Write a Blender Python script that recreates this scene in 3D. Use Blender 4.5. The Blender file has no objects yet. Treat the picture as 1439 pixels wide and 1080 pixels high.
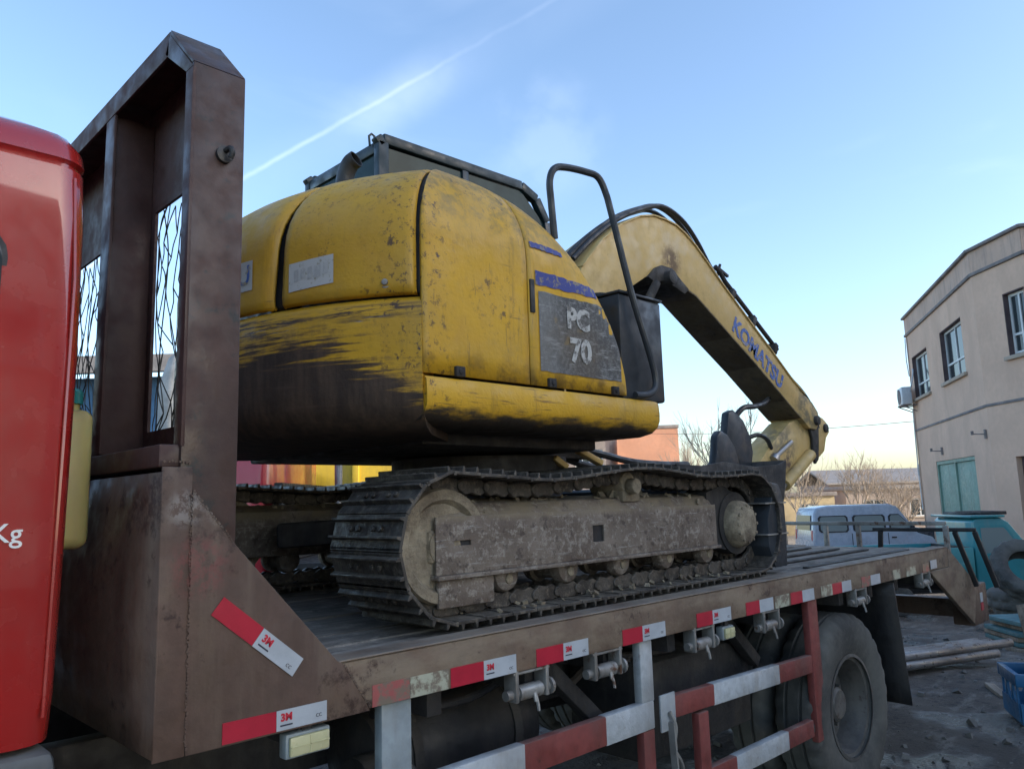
import bpy, bmesh, math, random
from mathutils import Vector, Matrix
random.seed(7)
R = math.radians
scene = bpy.context.scene
col = scene.collection

# ------------------------------------------------------------------ camera
F_PX, PITCH, YAW, ROLL, EYE = 1098.0, R(8.45), R(45.35), R(-1.7), 1.74
fh = Vector((math.cos(YAW), math.sin(YAW), 0)); r0 = Vector((math.sin(YAW), -math.cos(YAW), 0))
fw = fh * math.cos(PITCH) + Vector((0, 0, math.sin(PITCH))); u0 = r0.cross(fw)
rt = r0 * math.cos(ROLL) + u0 * math.sin(ROLL); up = -r0 * math.sin(ROLL) + u0 * math.cos(ROLL)
cam_d = bpy.data.cameras.new('camera'); cam = bpy.data.objects.new('camera', cam_d); col.objects.link(cam)
cam_d.sensor_width = 36.0; cam_d.lens = 36.0 * F_PX / 1439.0; cam_d.clip_start = 0.05; cam_d.clip_end = 3000
m = Matrix((rt, up, -fw)).transposed().to_4x4(); m.translation = (0, 0, EYE); cam.matrix_world = m
scene.camera = cam

# ------------------------------------------------------------------ light
SUN_AZ, SUN_EL = R(-62), R(18)            # direction the light comes from (angle from +X), height
scene.view_settings.view_transform = 'Standard'; scene.view_settings.look = 'None'
scene.view_settings.gamma = 1.0; scene.view_settings.use_curve_mapping = False
scene.view_settings.exposure = 1.42
SKY_STRENGTH, SUN_STRENGTH = 0.15, 2.5
wd = bpy.data.worlds.new('World'); scene.world = wd; wd.use_nodes = True
wt = wd.node_tree; wt.nodes.clear()
def wn(t, **k):
    n = wt.nodes.new(t)
    for a, b in k.items(): setattr(n, a, b)
    return n
out = wn('ShaderNodeOutputWorld'); bg = wn('ShaderNodeBackground'); bg.inputs['Strength'].default_value = SKY_STRENGTH
sky = wn('ShaderNodeTexSky', sky_type='NISHITA', sun_disc=False, sun_elevation=SUN_EL, sun_rotation=math.pi / 2 - SUN_AZ,
         altitude=100, air_density=1.0, dust_density=1.6, ozone_density=2.2)
def px_ray(x, y): return (fw + rt * ((x - 719.5) / F_PX) + up * ((540 - y) / F_PX)).normalized()
geo = wn('ShaderNodeTexCoord')
def wmath(op, a, b=None, c=None):
    n = wn('ShaderNodeMath', operation=op)
    for i, v in enumerate((a, b, c)):
        if v is None: continue
        if isinstance(v, (int, float)): n.inputs[i].default_value = v
        else: wt.links.new(v, n.inputs[i])
    return n.outputs[0]
def wdot(v):
    n = wn('ShaderNodeVectorMath', operation='DOT_PRODUCT'); wt.links.new(geo.outputs['Generated'], n.inputs[0]); n.inputs[1].default_value = v
    return n.outputs['Value']
def wsm(v, a, b, lo=0.0, hi=1.0):
    n = wn('ShaderNodeMapRange', interpolation_type='SMOOTHSTEP'); wt.links.new(v, n.inputs['Value'])
    for k, q in (('From Min', a), ('From Max', b), ('To Min', lo), ('To Max', hi)): n.inputs[k].default_value = q
    return n.outputs[0]
def wnoise(scale, detail, vec=None, dist=0.0):
    n = wn('ShaderNodeTexNoise'); n.inputs['Scale'].default_value = scale; n.inputs['Detail'].default_value = detail; n.inputs['Distortion'].default_value = dist
    wt.links.new(vec if vec is not None else geo.outputs['Generated'], n.inputs['Vector']); return n.outputs['Fac']
# contrail high in the sky, a long great-circle streak with a fuzzy, wider stretch, and a little cirrus
d1, d2 = px_ray(300, 275), px_ray(775, 2)
nrm = d1.cross(d2).normalized(); tan = nrm.cross(d1).normalized()
dist = wmath('ADD', wdot(nrm), wmath('MULTIPLY', wmath('SUBTRACT', wnoise(26, 4), 0.5), 0.006))
along = wmath('ARCTAN2', wdot(tan), wdot(d1))
core = wsm(wmath('ABSOLUTE', dist), 0.0, 0.0044, 1, 0)
wide = wsm(wmath('ABSOLUTE', wmath('ADD', dist, -0.008)), 0.0, 0.045, 1, 0)
bulge = wmath('MULTIPLY', wsm(along, 0.13, 0.22), wsm(along, 0.26, 0.42, 1, 0))
broken = wsm(wnoise(9, 5), 0.32, 0.62, 0.35, 1.0)
front = wsm(wdot(d1), 0.3, 0.6)
trail = wmath('MULTIPLY', front, wmath('ADD', wmath('MULTIPLY', wmath('MULTIPLY', core, broken), wsm(along, 0.10, 0.45, 0.30, 0.08)),
              wmath('MULTIPLY', wmath('MULTIPLY', wide, wmath('ADD', bulge, 0.22)), wmath('MULTIPLY', broken, 0.24))))
mp = wn('ShaderNodeMapping'); mp.inputs['Scale'].default_value = (1.0, 1.0, 3.2); wt.links.new(geo.outputs['Generated'], mp.inputs['Vector'])
cirrus = wmath('MULTIPLY', wsm(wnoise(3.2, 7, mp.outputs[0], 0.8), 0.55, 0.9), 0.16)
dpatch = px_ray(765, 195)
patch = wmath('MULTIPLY', wsm(wdot(dpatch), 0.9955, 0.9998), wsm(wnoise(14, 6), 0.34, 0.66, 0.0, 0.15))
cloud = wmath('MINIMUM', wmath('ADD', wmath('ADD', trail, cirrus), patch), 0.85)
mx = wn('ShaderNodeMix', data_type='RGBA'); wt.links.new(cloud, mx.inputs['Factor']); wt.links.new(sky.outputs[0], mx.inputs['A'])
lum = wn('ShaderNodeMix', data_type='RGBA', blend_type='ADD'); lum.inputs['Factor'].default_value = 1.0
wt.links.new(sky.outputs[0], lum.inputs['A']); lum.inputs['B'].default_value = (1.9, 1.85, 1.8, 1)
wt.links.new(lum.outputs['Result'], mx.inputs['B'])
wt.links.new(mx.outputs['Result'], bg.inputs['Color']); wt.links.new(bg.outputs[0], out.inputs['Surface'])
sd = bpy.data.lights.new('sun', 'SUN'); sd.energy = SUN_STRENGTH; sd.angle = R(0.53); sd.color = (1.0, 0.86, 0.68)
so = bpy.data.objects.new('sun', sd); col.objects.link(so)
sv = Vector((math.cos(SUN_AZ) * math.cos(SUN_EL), math.sin(SUN_AZ) * math.cos(SUN_EL), math.sin(SUN_EL)))
so.rotation_euler = sv.to_track_quat('Z', 'Y').to_euler(); so.location = (30, -5, 20)

# ------------------------------------------------------------------ material helpers
class NT:
    def __init__(s, name, coords='pos'):
        s.m = bpy.data.materials.new(name); s.m.use_nodes = True; s.t = s.m.node_tree
        s.b = s.t.nodes['Principled BSDF']; s.L = s.t.links
        if coords == 'pos': s.P = s.t.nodes.new('ShaderNodeNewGeometry').outputs['Position']
        else: s.P = s.t.nodes.new('ShaderNodeTexCoord').outputs['Object']
    def put(s, sock, v):
        if hasattr(v, 'is_linked'): s.L.new(v, sock)
        elif isinstance(v, (tuple, list)): sock.default_value = (*v, 1.0) if len(v) == 3 and sock.type == 'RGBA' else v
        else: sock.default_value = v
    def math(s, op, a, b=None, c=None):
        n = s.t.nodes.new('ShaderNodeMath'); n.operation = op
        for i, v in enumerate((a, b, c)):
            if v is not None: s.put(n.inputs[i], v)
        return n.outputs[0]
    def scale(s, v, loc=(0, 0, 0), rot=(0, 0, 0)):
        n = s.t.nodes.new('ShaderNodeMapping'); s.L.new(s.P, n.inputs['Vector'])
        n.inputs['Scale'].default_value = v; n.inputs['Location'].default_value = loc; n.inputs['Rotation'].default_value = rot
        return n.outputs[0]
    def noise(s, sc, det=4, vec=None, rough=0.55, dist=0.0):
        n = s.t.nodes.new('ShaderNodeTexNoise'); s.L.new(vec if vec is not None else s.P, n.inputs['Vector'])
        n.inputs['Scale'].default_value = sc; n.inputs['Detail'].default_value = det; n.inputs['Roughness'].default_value = rough; n.inputs['Distortion'].default_value = dist
        return n.outputs['Fac']
    def voro(s, sc, vec=None, feature='F1'):
        n = s.t.nodes.new('ShaderNodeTexVoronoi'); s.L.new(vec if vec is not None else s.P, n.inputs['Vector'])
        n.inputs['Scale'].default_value = sc; n.feature = feature
        return n.outputs['Distance']
    def sm(s, v, a, b, lo=0.0, hi=1.0):
        n = s.t.nodes.new('ShaderNodeMapRange'); n.interpolation_type = 'SMOOTHSTEP'; s.L.new(v, n.inputs['Value'])
        for k, q in (('From Min', a), ('From Max', b), ('To Min', lo), ('To Max', hi)): n.inputs[k].default_value = q
        return n.outputs[0]
    def mix(s, f, a, b, mode='MIX'):
        n = s.t.nodes.new('ShaderNodeMix'); n.data_type = 'RGBA'; n.blend_type = mode
        s.put(n.inputs['Factor'], f); s.put(n.inputs['A'], a); s.put(n.inputs['B'], b)
        return n.outputs['Result']
    def xyz(s, v=None):
        n = s.t.nodes.new('ShaderNodeSeparateXYZ'); s.L.new(v if v is not None else s.P, n.inputs[0]); return n.outputs
    def comb(s, x, y, z):
        n = s.t.nodes.new('ShaderNodeCombineXYZ')
        for i, v in enumerate((x, y, z)): s.put(n.inputs[i], v)
        return n.outputs[0]
    def nz(s):
        n = s.t.nodes.new('ShaderNodeNewGeometry'); return s.xyz(n.outputs['Normal'])[2]
    def bump(s, h, strength=0.3, dist=0.01):
        n = s.t.nodes.new('ShaderNodeBump'); s.L.new(h, n.inputs['Height']); n.inputs['Strength'].default_value = strength; n.inputs['Distance'].default_value = dist
        s.L.new(n.outputs[0], s.b.inputs['Normal'])
    def done(s, color, rough=0.6, metal=0.0, spec=None):
        s.put(s.b.inputs['Base Color'], color); s.put(s.b.inputs['Roughness'], rough); s.put(s.b.inputs['Metallic'], metal)
        if spec is not None: s.b.inputs['Specular IOR Level'].default_value = spec
        return s.m
def mul(c, k): return tuple(min(1.0, x * k) for x in c)
def weather(name, base, coords='pos', var=0.25, vs=3.0, stain=None, st_amt=0.5, st_thr=0.55, st_scale=(6, 6, 0.9), rust=None, r_thr=0.62, r_scale=22,
            dust=None, d_amt=0.6, rough=0.6, rvar=0.2, metal=0.0, bump=0.15, bscale=60, spec=None):
    n = NT(name, coords)
    c = n.mix(n.sm(n.noise(vs, 5), 0.3, 0.7), mul(base, 1 - var), mul(base, 1 + var))
    c = n.mix(n.sm(n.noise(vs * 9, 4), 0.35, 0.75, 0, 0.45), c, mul(base, 1 - var * 1.6))
    if stain is not None:
        c = n.mix(n.math('MULTIPLY', n.sm(n.noise(1.0, 6, n.scale(st_scale), 0.65), st_thr - 0.1, st_thr + 0.16), st_amt), c, stain)
    if rust is not None:
        msk = n.math('ADD', n.math('MULTIPLY', n.noise(r_scale, 6, None, 0.7), 0.6), n.math('MULTIPLY', n.noise(r_scale * 0.12, 3), 0.4))
        c = n.mix(n.sm(msk, r_thr - 0.06, r_thr + 0.04), c, rust)
    if dust is not None:
        dm = n.math('MULTIPLY', n.sm(n.nz(), 0.35, 0.95), n.sm(n.noise(vs * 3, 5), 0.3, 0.65, 0.25, 1.0))
        c = n.mix(n.math('MULTIPLY', dm, d_amt), c, dust)
    rr = n.sm(n.noise(vs * 4, 4), 0.3, 0.7, max(0.03, rough - rvar), min(1, rough + rvar))
    if bump: n.bump(n.math('ADD', n.noise(bscale, 6), n.math('MULTIPLY', n.noise(bscale * 0.15, 3), 1.5)), bump, 0.01)
    return n.done(c, rr, metal, spec)

# ------------------------------------------------------------------ mesh helpers
ORG = {}
def reg(o, org): ORG[o.name] = Vector(org); return o
def tag(o, label=None, cat=None, group=None, kind=None):
    if label: o['label'] = label
    if cat: o['category'] = cat
    if group: o['group'] = group
    if kind: o['kind'] = kind
    return o
def empty(name, loc, rz=0.0, label=None, cat=None, group=None, world=False):
    o = bpy.data.objects.new(name, None); o.empty_display_size = 0.2; col.objects.link(o); o.location = loc; o.rotation_euler[2] = rz
    reg(o, loc if world else (0, 0, 0)); return tag(o, label, cat, group)
class B:
    def __init__(s): s.bm = bmesh.new()
    def box(s, c, d, rot=None, taper=None):
        vs = []
        for z in (-.5, .5):
            k = taper if (taper is not None and z > 0) else (1, 1)
            if isinstance(k, (int, float)): k = (k, k)
            for x, y in ((-.5, -.5), (.5, -.5), (.5, .5), (-.5, .5)):
                v = Vector((x * d[0] * k[0], y * d[1] * k[1], z * d[2]))
                if rot is not None: v = rot @ v
                vs.append(s.bm.verts.new(v + Vector(c)))
        for f in ((0, 3, 2, 1), (4, 5, 6, 7), (0, 1, 5, 4), (1, 2, 6, 5), (2, 3, 7, 6), (3, 0, 4, 7)): s.bm.faces.new([vs[i] for i in f])
        return s
    def bb(s, x0, x1, y0, y1, z0, z1): return s.box(((x0 + x1) / 2, (y0 + y1) / 2, (z0 + z1) / 2), (x1 - x0, y1 - y0, z1 - z0))
    def bar(s, p, q, w, h, upv=(0, 0, 1)):
        p, q = Vector(p), Vector(q); d = (q - p); L = d.length; d.normalize()
        u = Vector(upv); sd_ = u.cross(d)
        if sd_.length < 1e-4: sd_ = Vector((0, 1, 0)).cross(d)
        sd_.normalize(); u = d.cross(sd_)
        return s.box((p + q) / 2, (L, w, h), Matrix((d, sd_, u)).transposed())
    def tube(s, pts, r, seg=8, cap=True):
        pts = [Vector(p) for p in pts]; n = len(pts); rs = r if isinstance(r, (list, tuple)) else [r] * n
        rings = []; prev = None
        for i, p in enumerate(pts):
            t = (pts[min(i + 1, n - 1)] - pts[max(i - 1, 0)]).normalized()
            a = (prev - t * prev.dot(t)) if prev is not None else t.orthogonal()
            if a.length < 1e-5: a = t.orthogonal()
            a.normalize(); prev = a; b = t.cross(a)
            rings.append([s.bm.verts.new(p + (a * math.cos(2 * math.pi * k / seg) + b * math.sin(2 * math.pi * k / seg)) * rs[i]) for k in range(seg)])
        for A, Bq in zip(rings, rings[1:]):
            for k in range(seg): s.bm.faces.new((A[k], A[(k + 1) % seg], Bq[(k + 1) % seg], Bq[k]))
        if cap:
            s.bm.faces.new(rings[0][::-1]); s.bm.faces.new(rings[-1])
        return s
    def cyl(s, p, q, r, seg=20): return s.tube([p, q], r, seg)
    def lathe(s, prof, c=(0, 0, 0), axis='y', seg=48, alt=None, close=False, cap=True):
        c = Vector(c); rings = []
        for i, (r, h) in enumerate(prof):
            ring = []
            for k in range(seg):
                a = 2 * math.pi * k / seg; rr = r
                if alt and i in alt and (k // 2) % 2: rr = r - alt[i]
                if axis == 'y': v = Vector((rr * math.cos(a), h, rr * math.sin(a)))
                elif axis == 'z': v = Vector((rr * math.cos(a), rr * math.sin(a), h))
                else: v = Vector((h, rr * math.cos(a), rr * math.sin(a)))
                ring.append(s.bm.verts.new(c + v))
            rings.append(ring)
        if close: rings.append(rings[0])
        for A, Bq in zip(rings, rings[1:]):
            for k in range(seg): s.bm.faces.new((A[k], A[(k + 1) % seg], Bq[(k + 1) % seg], Bq[k]))
        if not close and cap:
            if prof[0][0] > 1e-3: s.bm.faces.new(rings[0][::-1])
            if prof[-1][0] > 1e-3: s.bm.faces.new(rings[-1])
        return s
    def prism(s, pts, a, b, axis='y', scale_b=None):
        # outline in the plane across `axis`, from coordinate a to b
        def mk(p, h):
            if axis == 'y': return Vector((p[0], h, p[1]))
            if axis == 'x': return Vector((h, p[0], p[1]))
            return Vector((p[0], p[1], h))
        A = [s.bm.verts.new(mk(p, a)) for p in pts]; Bq = [s.bm.verts.new(mk(p, b)) for p in (scale_b or pts)]
        n = len(pts)
        s.bm.faces.new(A); s.bm.faces.new(Bq[::-1])
        for i in range(n): s.bm.faces.new((A[i], Bq[i], Bq[(i + 1) % n], A[(i + 1) % n]))
        return s
    def grid(s, rows):
        V = [[s.bm.verts.new(p) for p in r] for r in rows]
        for i in range(len(V) - 1):
            for j in range(len(V[0]) - 1): s.bm.faces.new((V[i][j], V[i][j + 1], V[i + 1][j + 1], V[i + 1][j]))
        return s
    def holed(s, x0, x1, z0, z1, y0, y1, holes, axis='y'):
        xs = sorted({x0, x1, *[h[0] for h in holes], *[h[1] for h in holes]}); zs = sorted({z0, z1, *[h[2] for h in holes], *[h[3] for h in holes]})
        def inside(x, z): return any(h[0] < x < h[1] and h[2] < z < h[3] for h in holes)
        cells = {(i, j) for i in range(len(xs) - 1) for j in range(len(zs) - 1) if not inside((xs[i] + xs[i + 1]) / 2, (zs[j] + zs[j + 1]) / 2)}
        cache = {}
        def v(i, j, k):
            if (i, j, k) not in cache:
                y = y1 if k else y0
                cache[(i, j, k)] = s.bm.verts.new((xs[i], y, zs[j]) if axis == 'y' else (y, xs[i], zs[j]))
            return cache[(i, j, k)]
        for (i, j) in cells:
            for k in (0, 1): s.bm.faces.new((v(i, j, k), v(i + 1, j, k), v(i + 1, j + 1, k), v(i, j + 1, k)))
            for (di, dj, a, b) in ((-1, 0, (0, 0), (0, 1)), (1, 0, (1, 0), (1, 1)), (0, -1, (0, 0), (1, 0)), (0, 1, (0, 1), (1, 1))):
                if (i + di, j + dj) not in cells:
                    s.bm.faces.new((v(i + a[0], j + a[1], 0), v(i + b[0], j + b[1], 0), v(i + b[0], j + b[1], 1), v(i + a[0], j + a[1], 1)))
        return s
    def jitter(s, k):
        for v in s.bm.verts: v.co += Vector((random.uniform(-k, k), random.uniform(-k, k), random.uniform(-k, k)))
        return s
    def build(s, name, mat, parent=None, bevel=0.0, seg=2, smooth=False, solid=0.0, sub=0, local=False, angle=35):
        bm = s.bm
        bmesh.ops.recalc_face_normals(bm, faces=bm.faces[:])
        if bevel:
            es = [e for e in bm.edges if len(e.link_faces) == 2 and e.calc_face_angle(0) > R(28)]
            if es: bmesh.ops.bevel(bm, geom=es, offset=bevel, segments=seg, profile=0.5, affect='EDGES', clamp_overlap=True)
        org = ORG.get(parent.name, Vector()) if parent else Vector()
        if org.length and not local: bmesh.ops.translate(bm, verts=bm.verts[:], vec=-org)
        me = bpy.data.meshes.new(name); bm.to_mesh(me); bm.free()
        if mat: me.materials.append(mat)
        o = bpy.data.objects.new(name, me); col.objects.link(o)
        if parent: o.parent = parent
        reg(o, org)
        if smooth or bevel:
            me.polygons.foreach_set('use_smooth', [True] * len(me.polygons))
            try: me.set_sharp_from_angle(angle=R(angle))
            except Exception: pass
        if solid:
            md = o.modifiers.new('t', 'SOLIDIFY'); md.thickness = solid; md.offset = -1
        if sub:
            md = o.modifiers.new('s', 'SUBSURF'); md.levels = sub; md.render_levels = sub
        return o
def text(name, body, size, pos, right, upv, mat, parent=None, ext=0.0015, bold=0.0, sx=1.0, align='CENTER'):
    cu = bpy.data.curves.new(name, 'FONT'); cu.body = body; cu.size = size; cu.extrude = ext; cu.offset = bold; cu.align_x = align; cu.align_y = 'CENTER'; cu.resolution_u = 3
    t = bpy.data.objects.new(name, cu); col.objects.link(t)
    dg = bpy.context.evaluated_depsgraph_get(); me = bpy.data.meshes.new_from_object(t.evaluated_get(dg))
    bpy.data.objects.remove(t); bpy.data.curves.remove(cu)
    right = Vector(right).normalized(); upv = Vector(upv).normalized(); nn = right.cross(upv)
    M = Matrix((right * sx, upv, nn)).transposed().to_4x4(); M.translation = Vector(pos)
    org = ORG.get(parent.name, Vector()) if parent else Vector()
    M.translation -= org; me.transform(M); me.materials.clear(); me.materials.append(mat)
    o = bpy.data.objects.new(name, me); col.objects.link(o); o.parent = parent; reg(o, org); return o
def dup(o, loc=None, rz=None, parent=None):
    c = o.copy(); col.objects.link(c); reg(c, ORG.get(o.name, (0, 0, 0)))
    if parent is not None: c.parent = parent
    if loc is not None: c.location = loc
    if rz is not None: c.rotation_euler[2] = rz
    for ch in list(o.children): dup(ch, parent=c)
    return c
def catmull(pts, k=6):
    P = [Vector(p) for p in pts]; P = [P[0] * 2 - P[1]] + P + [P[-1] * 2 - P[-2]]; o = []
    for i in range(1, len(P) - 2):
        for j in range(k):
            t = j / k; a, b, c, d = P[i - 1], P[i], P[i + 1], P[i + 2]
            o.append(0.5 * ((2 * b) + (c - a) * t + (2 * a - 5 * b + 4 * c - d) * t * t + (3 * b - a - 3 * c + d) * t ** 3))
    return o + [P[-2]]

# ------------------------------------------------------------------ materials
M = {}
M['brown'] = weather('brown_primer_steel', (0.108, 0.064, 0.046), stain=(0.16, 0.115, 0.08), st_amt=0.6, st_thr=0.5, st_scale=(9, 9, 1.1), rust=(0.05, 0.027, 0.02), r_thr=0.6,
                     dust=(0.2, 0.17, 0.14), rough=0.62, bump=0.12)
_t = M['brown'].node_tree; _n = NT.__new__(NT); _n.m = M['brown']; _n.t = _t; _n.L = _t.links; _n.b = _t.nodes['Principled BSDF']; _n.P = [q for q in _t.nodes if q.type == 'NEW_GEOMETRY'][0].outputs['Position']
def _blob(p, r):
    v = _t.nodes.new('ShaderNodeVectorMath'); v.operation = 'DISTANCE'; _t.links.new(_n.P, v.inputs[0]); v.inputs[1].default_value = p; return _n.sm(v.outputs['Value'], r * .35, r, 1, 0)
_c = _n.b.inputs['Base Color'].links[0].from_socket; _g = _n.noise(38, 6, None, 0.75)
for _p, _r, _col, _a in (((0.80, 1.98, 1.745), 0.06, (0.36, 0.33, 0.30), .45), ((0.89, 1.98, 1.735), 0.05, (0.36, 0.33, 0.30), .5), ((0.84, 1.98, 1.60), 0.10, (0.24, 0.05, 0.05), .4), ((.86, 1.98, 2.55), .12, (.16, .07, .03), .7)):
    _c = _n.mix(_n.math('MULTIPLY', _n.math('MULTIPLY', _blob(_p, _r), _n.sm(_g, .42, .58)), _a), _c, _col)
_t.links.new(_c, _n.b.inputs['Base Color'])
M['rail'] = weather('dusty_brown_rail', (0.16, 0.105, 0.072), stain=(0.27, 0.21, 0.145), st_amt=0.7, st_thr=0.48, st_scale=(2.5, 2.5, 7), rust=(0.06, 0.035, 0.025), r_thr=0.62,
                    dust=(0.26, 0.23, 0.19), rough=0.7, bump=0.2)
M['post'] = weather('dark_stained_post', (0.074, 0.039, 0.03), stain=(0.042, 0.034, 0.032), st_amt=0.7, st_thr=0.52, st_scale=(5, 5, 0.8), rust=(0.03, 0.03, 0.028), r_thr=0.6, dust=(0.1, 0.085, 0.075), rough=0.55, bump=0.12)
M['maroon'] = weather('maroon_primer_steel', (0.066, 0.032, 0.027), stain=(0.085, 0.047, 0.037), st_amt=0.5, rust=(0.04, 0.02, 0.016), r_thr=0.66, dust=(0.15, 0.11, 0.09), rough=0.6, bump=0.1)
def carpaint(name, base, coords='pos', rough=0.16, dirt=(0.25, 0.2, 0.17), d=0.10):
    n = NT(name, coords)
    c = n.mix(n.sm(n.noise(1.6, 4), 0.3, 0.7), mul(base, 0.9), mul(base, 1.08))
    c = n.mix(n.math('MULTIPLY', n.sm(n.noise(1.0, 6, n.scale((5, 5, 1.5)), 0.7), 0.45, 0.8), d), c, dirt)
    n.b.inputs['Coat Weight'].default_value = 1.0; n.b.inputs['Coat Roughness'].default_value = 0.04
    n.bump(n.math('ADD', n.noise(2.2, 2), n.math('MULTIPLY', n.noise(160, 2), 0.02)), 0.10, 0.03)
    return n.done(c, n.sm(n.noise(9, 5), 0.3, 0.75, rough, rough + 0.18))
M['red'] = carpaint('red_cab_paint', (0.37, 0.016, 0.013))
M['black'] = weather('black_steel', (0.022, 0.022, 0.024), stain=(0.06, 0.052, 0.045), st_amt=0.6, dust=(0.09, 0.08, 0.07), rough=0.55)
M['dark'] = weather('dark_chassis', (0.028, 0.026, 0.026), stain=(0.07, 0.06, 0.05), st_amt=0.7, dust=(0.11, 0.1, 0.085), rough=0.75, bump=0.3)
M['greyplastic'] = weather('grey_plastic', (0.11, 0.12, 0.125), dust=(0.2, 0.19, 0.17), rough=0.5, bump=0.05)
M['glass'] = (lambda n: (n.b.inputs['Coat Weight'].__setattr__('default_value', 0.5), n.done(n.mix(n.noise(3, 3), (0.012, 0.02, 0.026), (0.03, 0.042, 0.05)), 0.06))[1])(NT('dark_glass'))
def tape(name, base, fade=0.0):
    n = NT(name)
    c = n.mix(n.sm(n.noise(14, 5), 0.3, 0.75), base, mul(base, 0.82))
    hon = n.sm(n.voro(300), 0.2, 0.5)
    c = n.mix(n.math('MULTIPLY', hon, 0.12), c, mul(base, 0.6))
    if fade: c = n.mix(n.sm(n.noise(20, 7, None, 0.7), 0.52 - fade * 0.2, 0.62 - fade * 0.1), c, (0.2, 0.16, 0.12))
    n.b.inputs['Coat Weight'].default_value = 0.3
    return n.done(c, 0.32)
M['tred'] = tape('red_reflective_tape', (0.50, 0.022, 0.045)); M['twhite'] = tape('white_reflective_tape', (0.50, 0.53, 0.56))
M['tredf'] = tape('faded_red_tape', (0.42, 0.12, 0.11), 0.5); M['twhitef'] = tape('faded_white_tape', (0.50, 0.50, 0.38), 0.35)
M['logo'] = NT('red_print').done((0.55, 0.02, 0.04), 0.5); M['ink'] = NT('dark_print').done((0.03, 0.03, 0.05), 0.6)
M['guardred'] = weather('red_guard_paint', (0.20, 0.045, 0.038), stain=(0.13, 0.06, 0.05), st_amt=0.6, rust=(0.07, 0.03, 0.022), r_thr=0.63, dust=(0.25, 0.2, 0.17), rough=0.6)
M['guardwhite'] = weather('silver_guard_paint', (0.42, 0.44, 0.45), stain=(0.25, 0.22, 0.19), st_amt=0.6, rust=(0.13, 0.08, 0.06), r_thr=0.66, rough=0.5, bump=0.25)
M['galv'] = weather('galvanised_post', (0.30, 0.345, 0.36), stain=(0.2, 0.18, 0.16), st_amt=0.5, rust=(0.14, 0.1, 0.07), r_thr=0.68, rough=0.5)
M['steel'] = weather('dull_steel', (0.30, 0.29, 0.27), stain=(0.12, 0.09, 0.07), st_amt=0.7, rust=(0.12, 0.06, 0.035), r_thr=0.6, rough=0.5, metal=0.4)
def rubber(name, coords='obj'):
    n = NT(name, coords)
    c = n.mix(n.sm(n.noise(3, 5), 0.3, 0.7), (0.042, 0.041, 0.038), (0.11, 0.105, 0.092))
    c = n.mix(n.sm(n.noise(26, 6), 0.45, 0.8, 0, 0.5), c, (0.13, 0.12, 0.105))
    n.bump(n.noise(70, 5), 0.2, 0.006)
    return n.done(c, 0.85)
M['rubber'] = rubber('dusty_tyre_rubber'); M['rim'] = weather('dusty_wheel_rim', (0.075, 0.072, 0.068), 'obj', stain=(0.15, 0.135, 0.115), st_amt=0.7, rust=(0.06, 0.04, 0.03), r_thr=0.6, rough=0.6)
def wood(name, a, b, coords='pos'):
    n = NT(name, coords)
    g = n.noise(1.0, 7, n.scale((2.2, 40, 12)), 0.65, 0.6)
    c = n.mix(n.sm(g, 0.3, 0.72), a, b)
    c = n.mix(n.sm(n.noise(1.6, 6, None, 0.65), 0.42, 0.68), c, mul(a, 0.55))
    c = n.mix(n.sm(n.noise(9, 6, None, 0.7), 0.52, 0.7, 0, 0.75), c, mul(b, 1.25))
    n.bump(n.math('ADD', g, n.math('MULTIPLY', n.noise(38, 5), 0.6)), 0.5, 0.01)
    return n.done(c, 0.85)
M['deckwood'] = wood('worn_deck_plank', (0.135, 0.115, 0.095), (0.33, 0.295, 0.25))
M['jug'] = (lambda n: (n.b.inputs['Subsurface Weight'].__setattr__('default_value', 0.25), n.done(n.mix(n.sm(n.noise(1.0, 4, n.scale((9, 9, 3))), 0.3, 0.7), (0.46, 0.40, 0.14), (0.36, 0.30, 0.13)), 0.42))[1])(NT('yellowed_plastic'))
M['teal'] = weather('teal_plastic', (0.02, 0.17, 0.17), rough=0.4, bump=0)
M['wire'] = NT('wire').done((0.05, 0.055, 0.05), 0.6, 0.4)
M['lampglass'] = weather('yellowed_lamp_lens', (0.55, 0.52, 0.30), var=0.1, rough=0.25, bump=0)
M['white'] = weather('white_letters', (0.75, 0.74, 0.72), var=0.08, rough=0.5, bump=0)

# ------------------------------------------------------------------ ground
def gz(x, y):
    t = min(1, max(0, (x + 0.25 * y - 8.5) / 7.5)); return -0.55 * t * t * (3 - 2 * t)
def axis_pts(lo, hi, fine0, fine1, step):
    p = []; v = fine0
    while v <= fine1: p.append(v); v += step
    k = step; v = fine1
    while v < hi: k *= 1.28; v += k; p.append(min(v, hi))
    k = step; v = fine0; q = []
    while v > lo: k *= 1.28; v -= k; q.append(max(v, lo))
    return q[::-1] + p
gx, gy = axis_pts(-900, 1300, -2, 24, 0.22), axis_pts(-900, 1300, -3, 16, 0.22)
g = B(); from mathutils import noise as mn
def rough(x, y):
    if abs(x) > 40 or abs(y) > 40: return 0
    f = 1.0 if x > 6.4 or y < 1.6 else 0.35
    return f * (0.035 * mn.noise(Vector((x * 0.7, y * 0.7, 0))) + 0.022 * mn.noise(Vector((x * 2.3, y * 2.3, 3))))
g.grid([[(x, y, gz(x, y) + rough(x, y)) for y in gy] for x in gx])
n = NT('yard_dirt')
c = n.mix(n.sm(n.noise(0.8, 6), 0.35, 0.68), (0.07, 0.056, 0.045), (0.13, 0.106, 0.085))
c = n.mix(n.sm(n.noise(1.0, 7, n.scale((2.2, 5.5, 1), rot=(0, 0, R(-25))), 0.7), 0.5, 0.66), c, (0.19, 0.165, 0.14))
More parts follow.
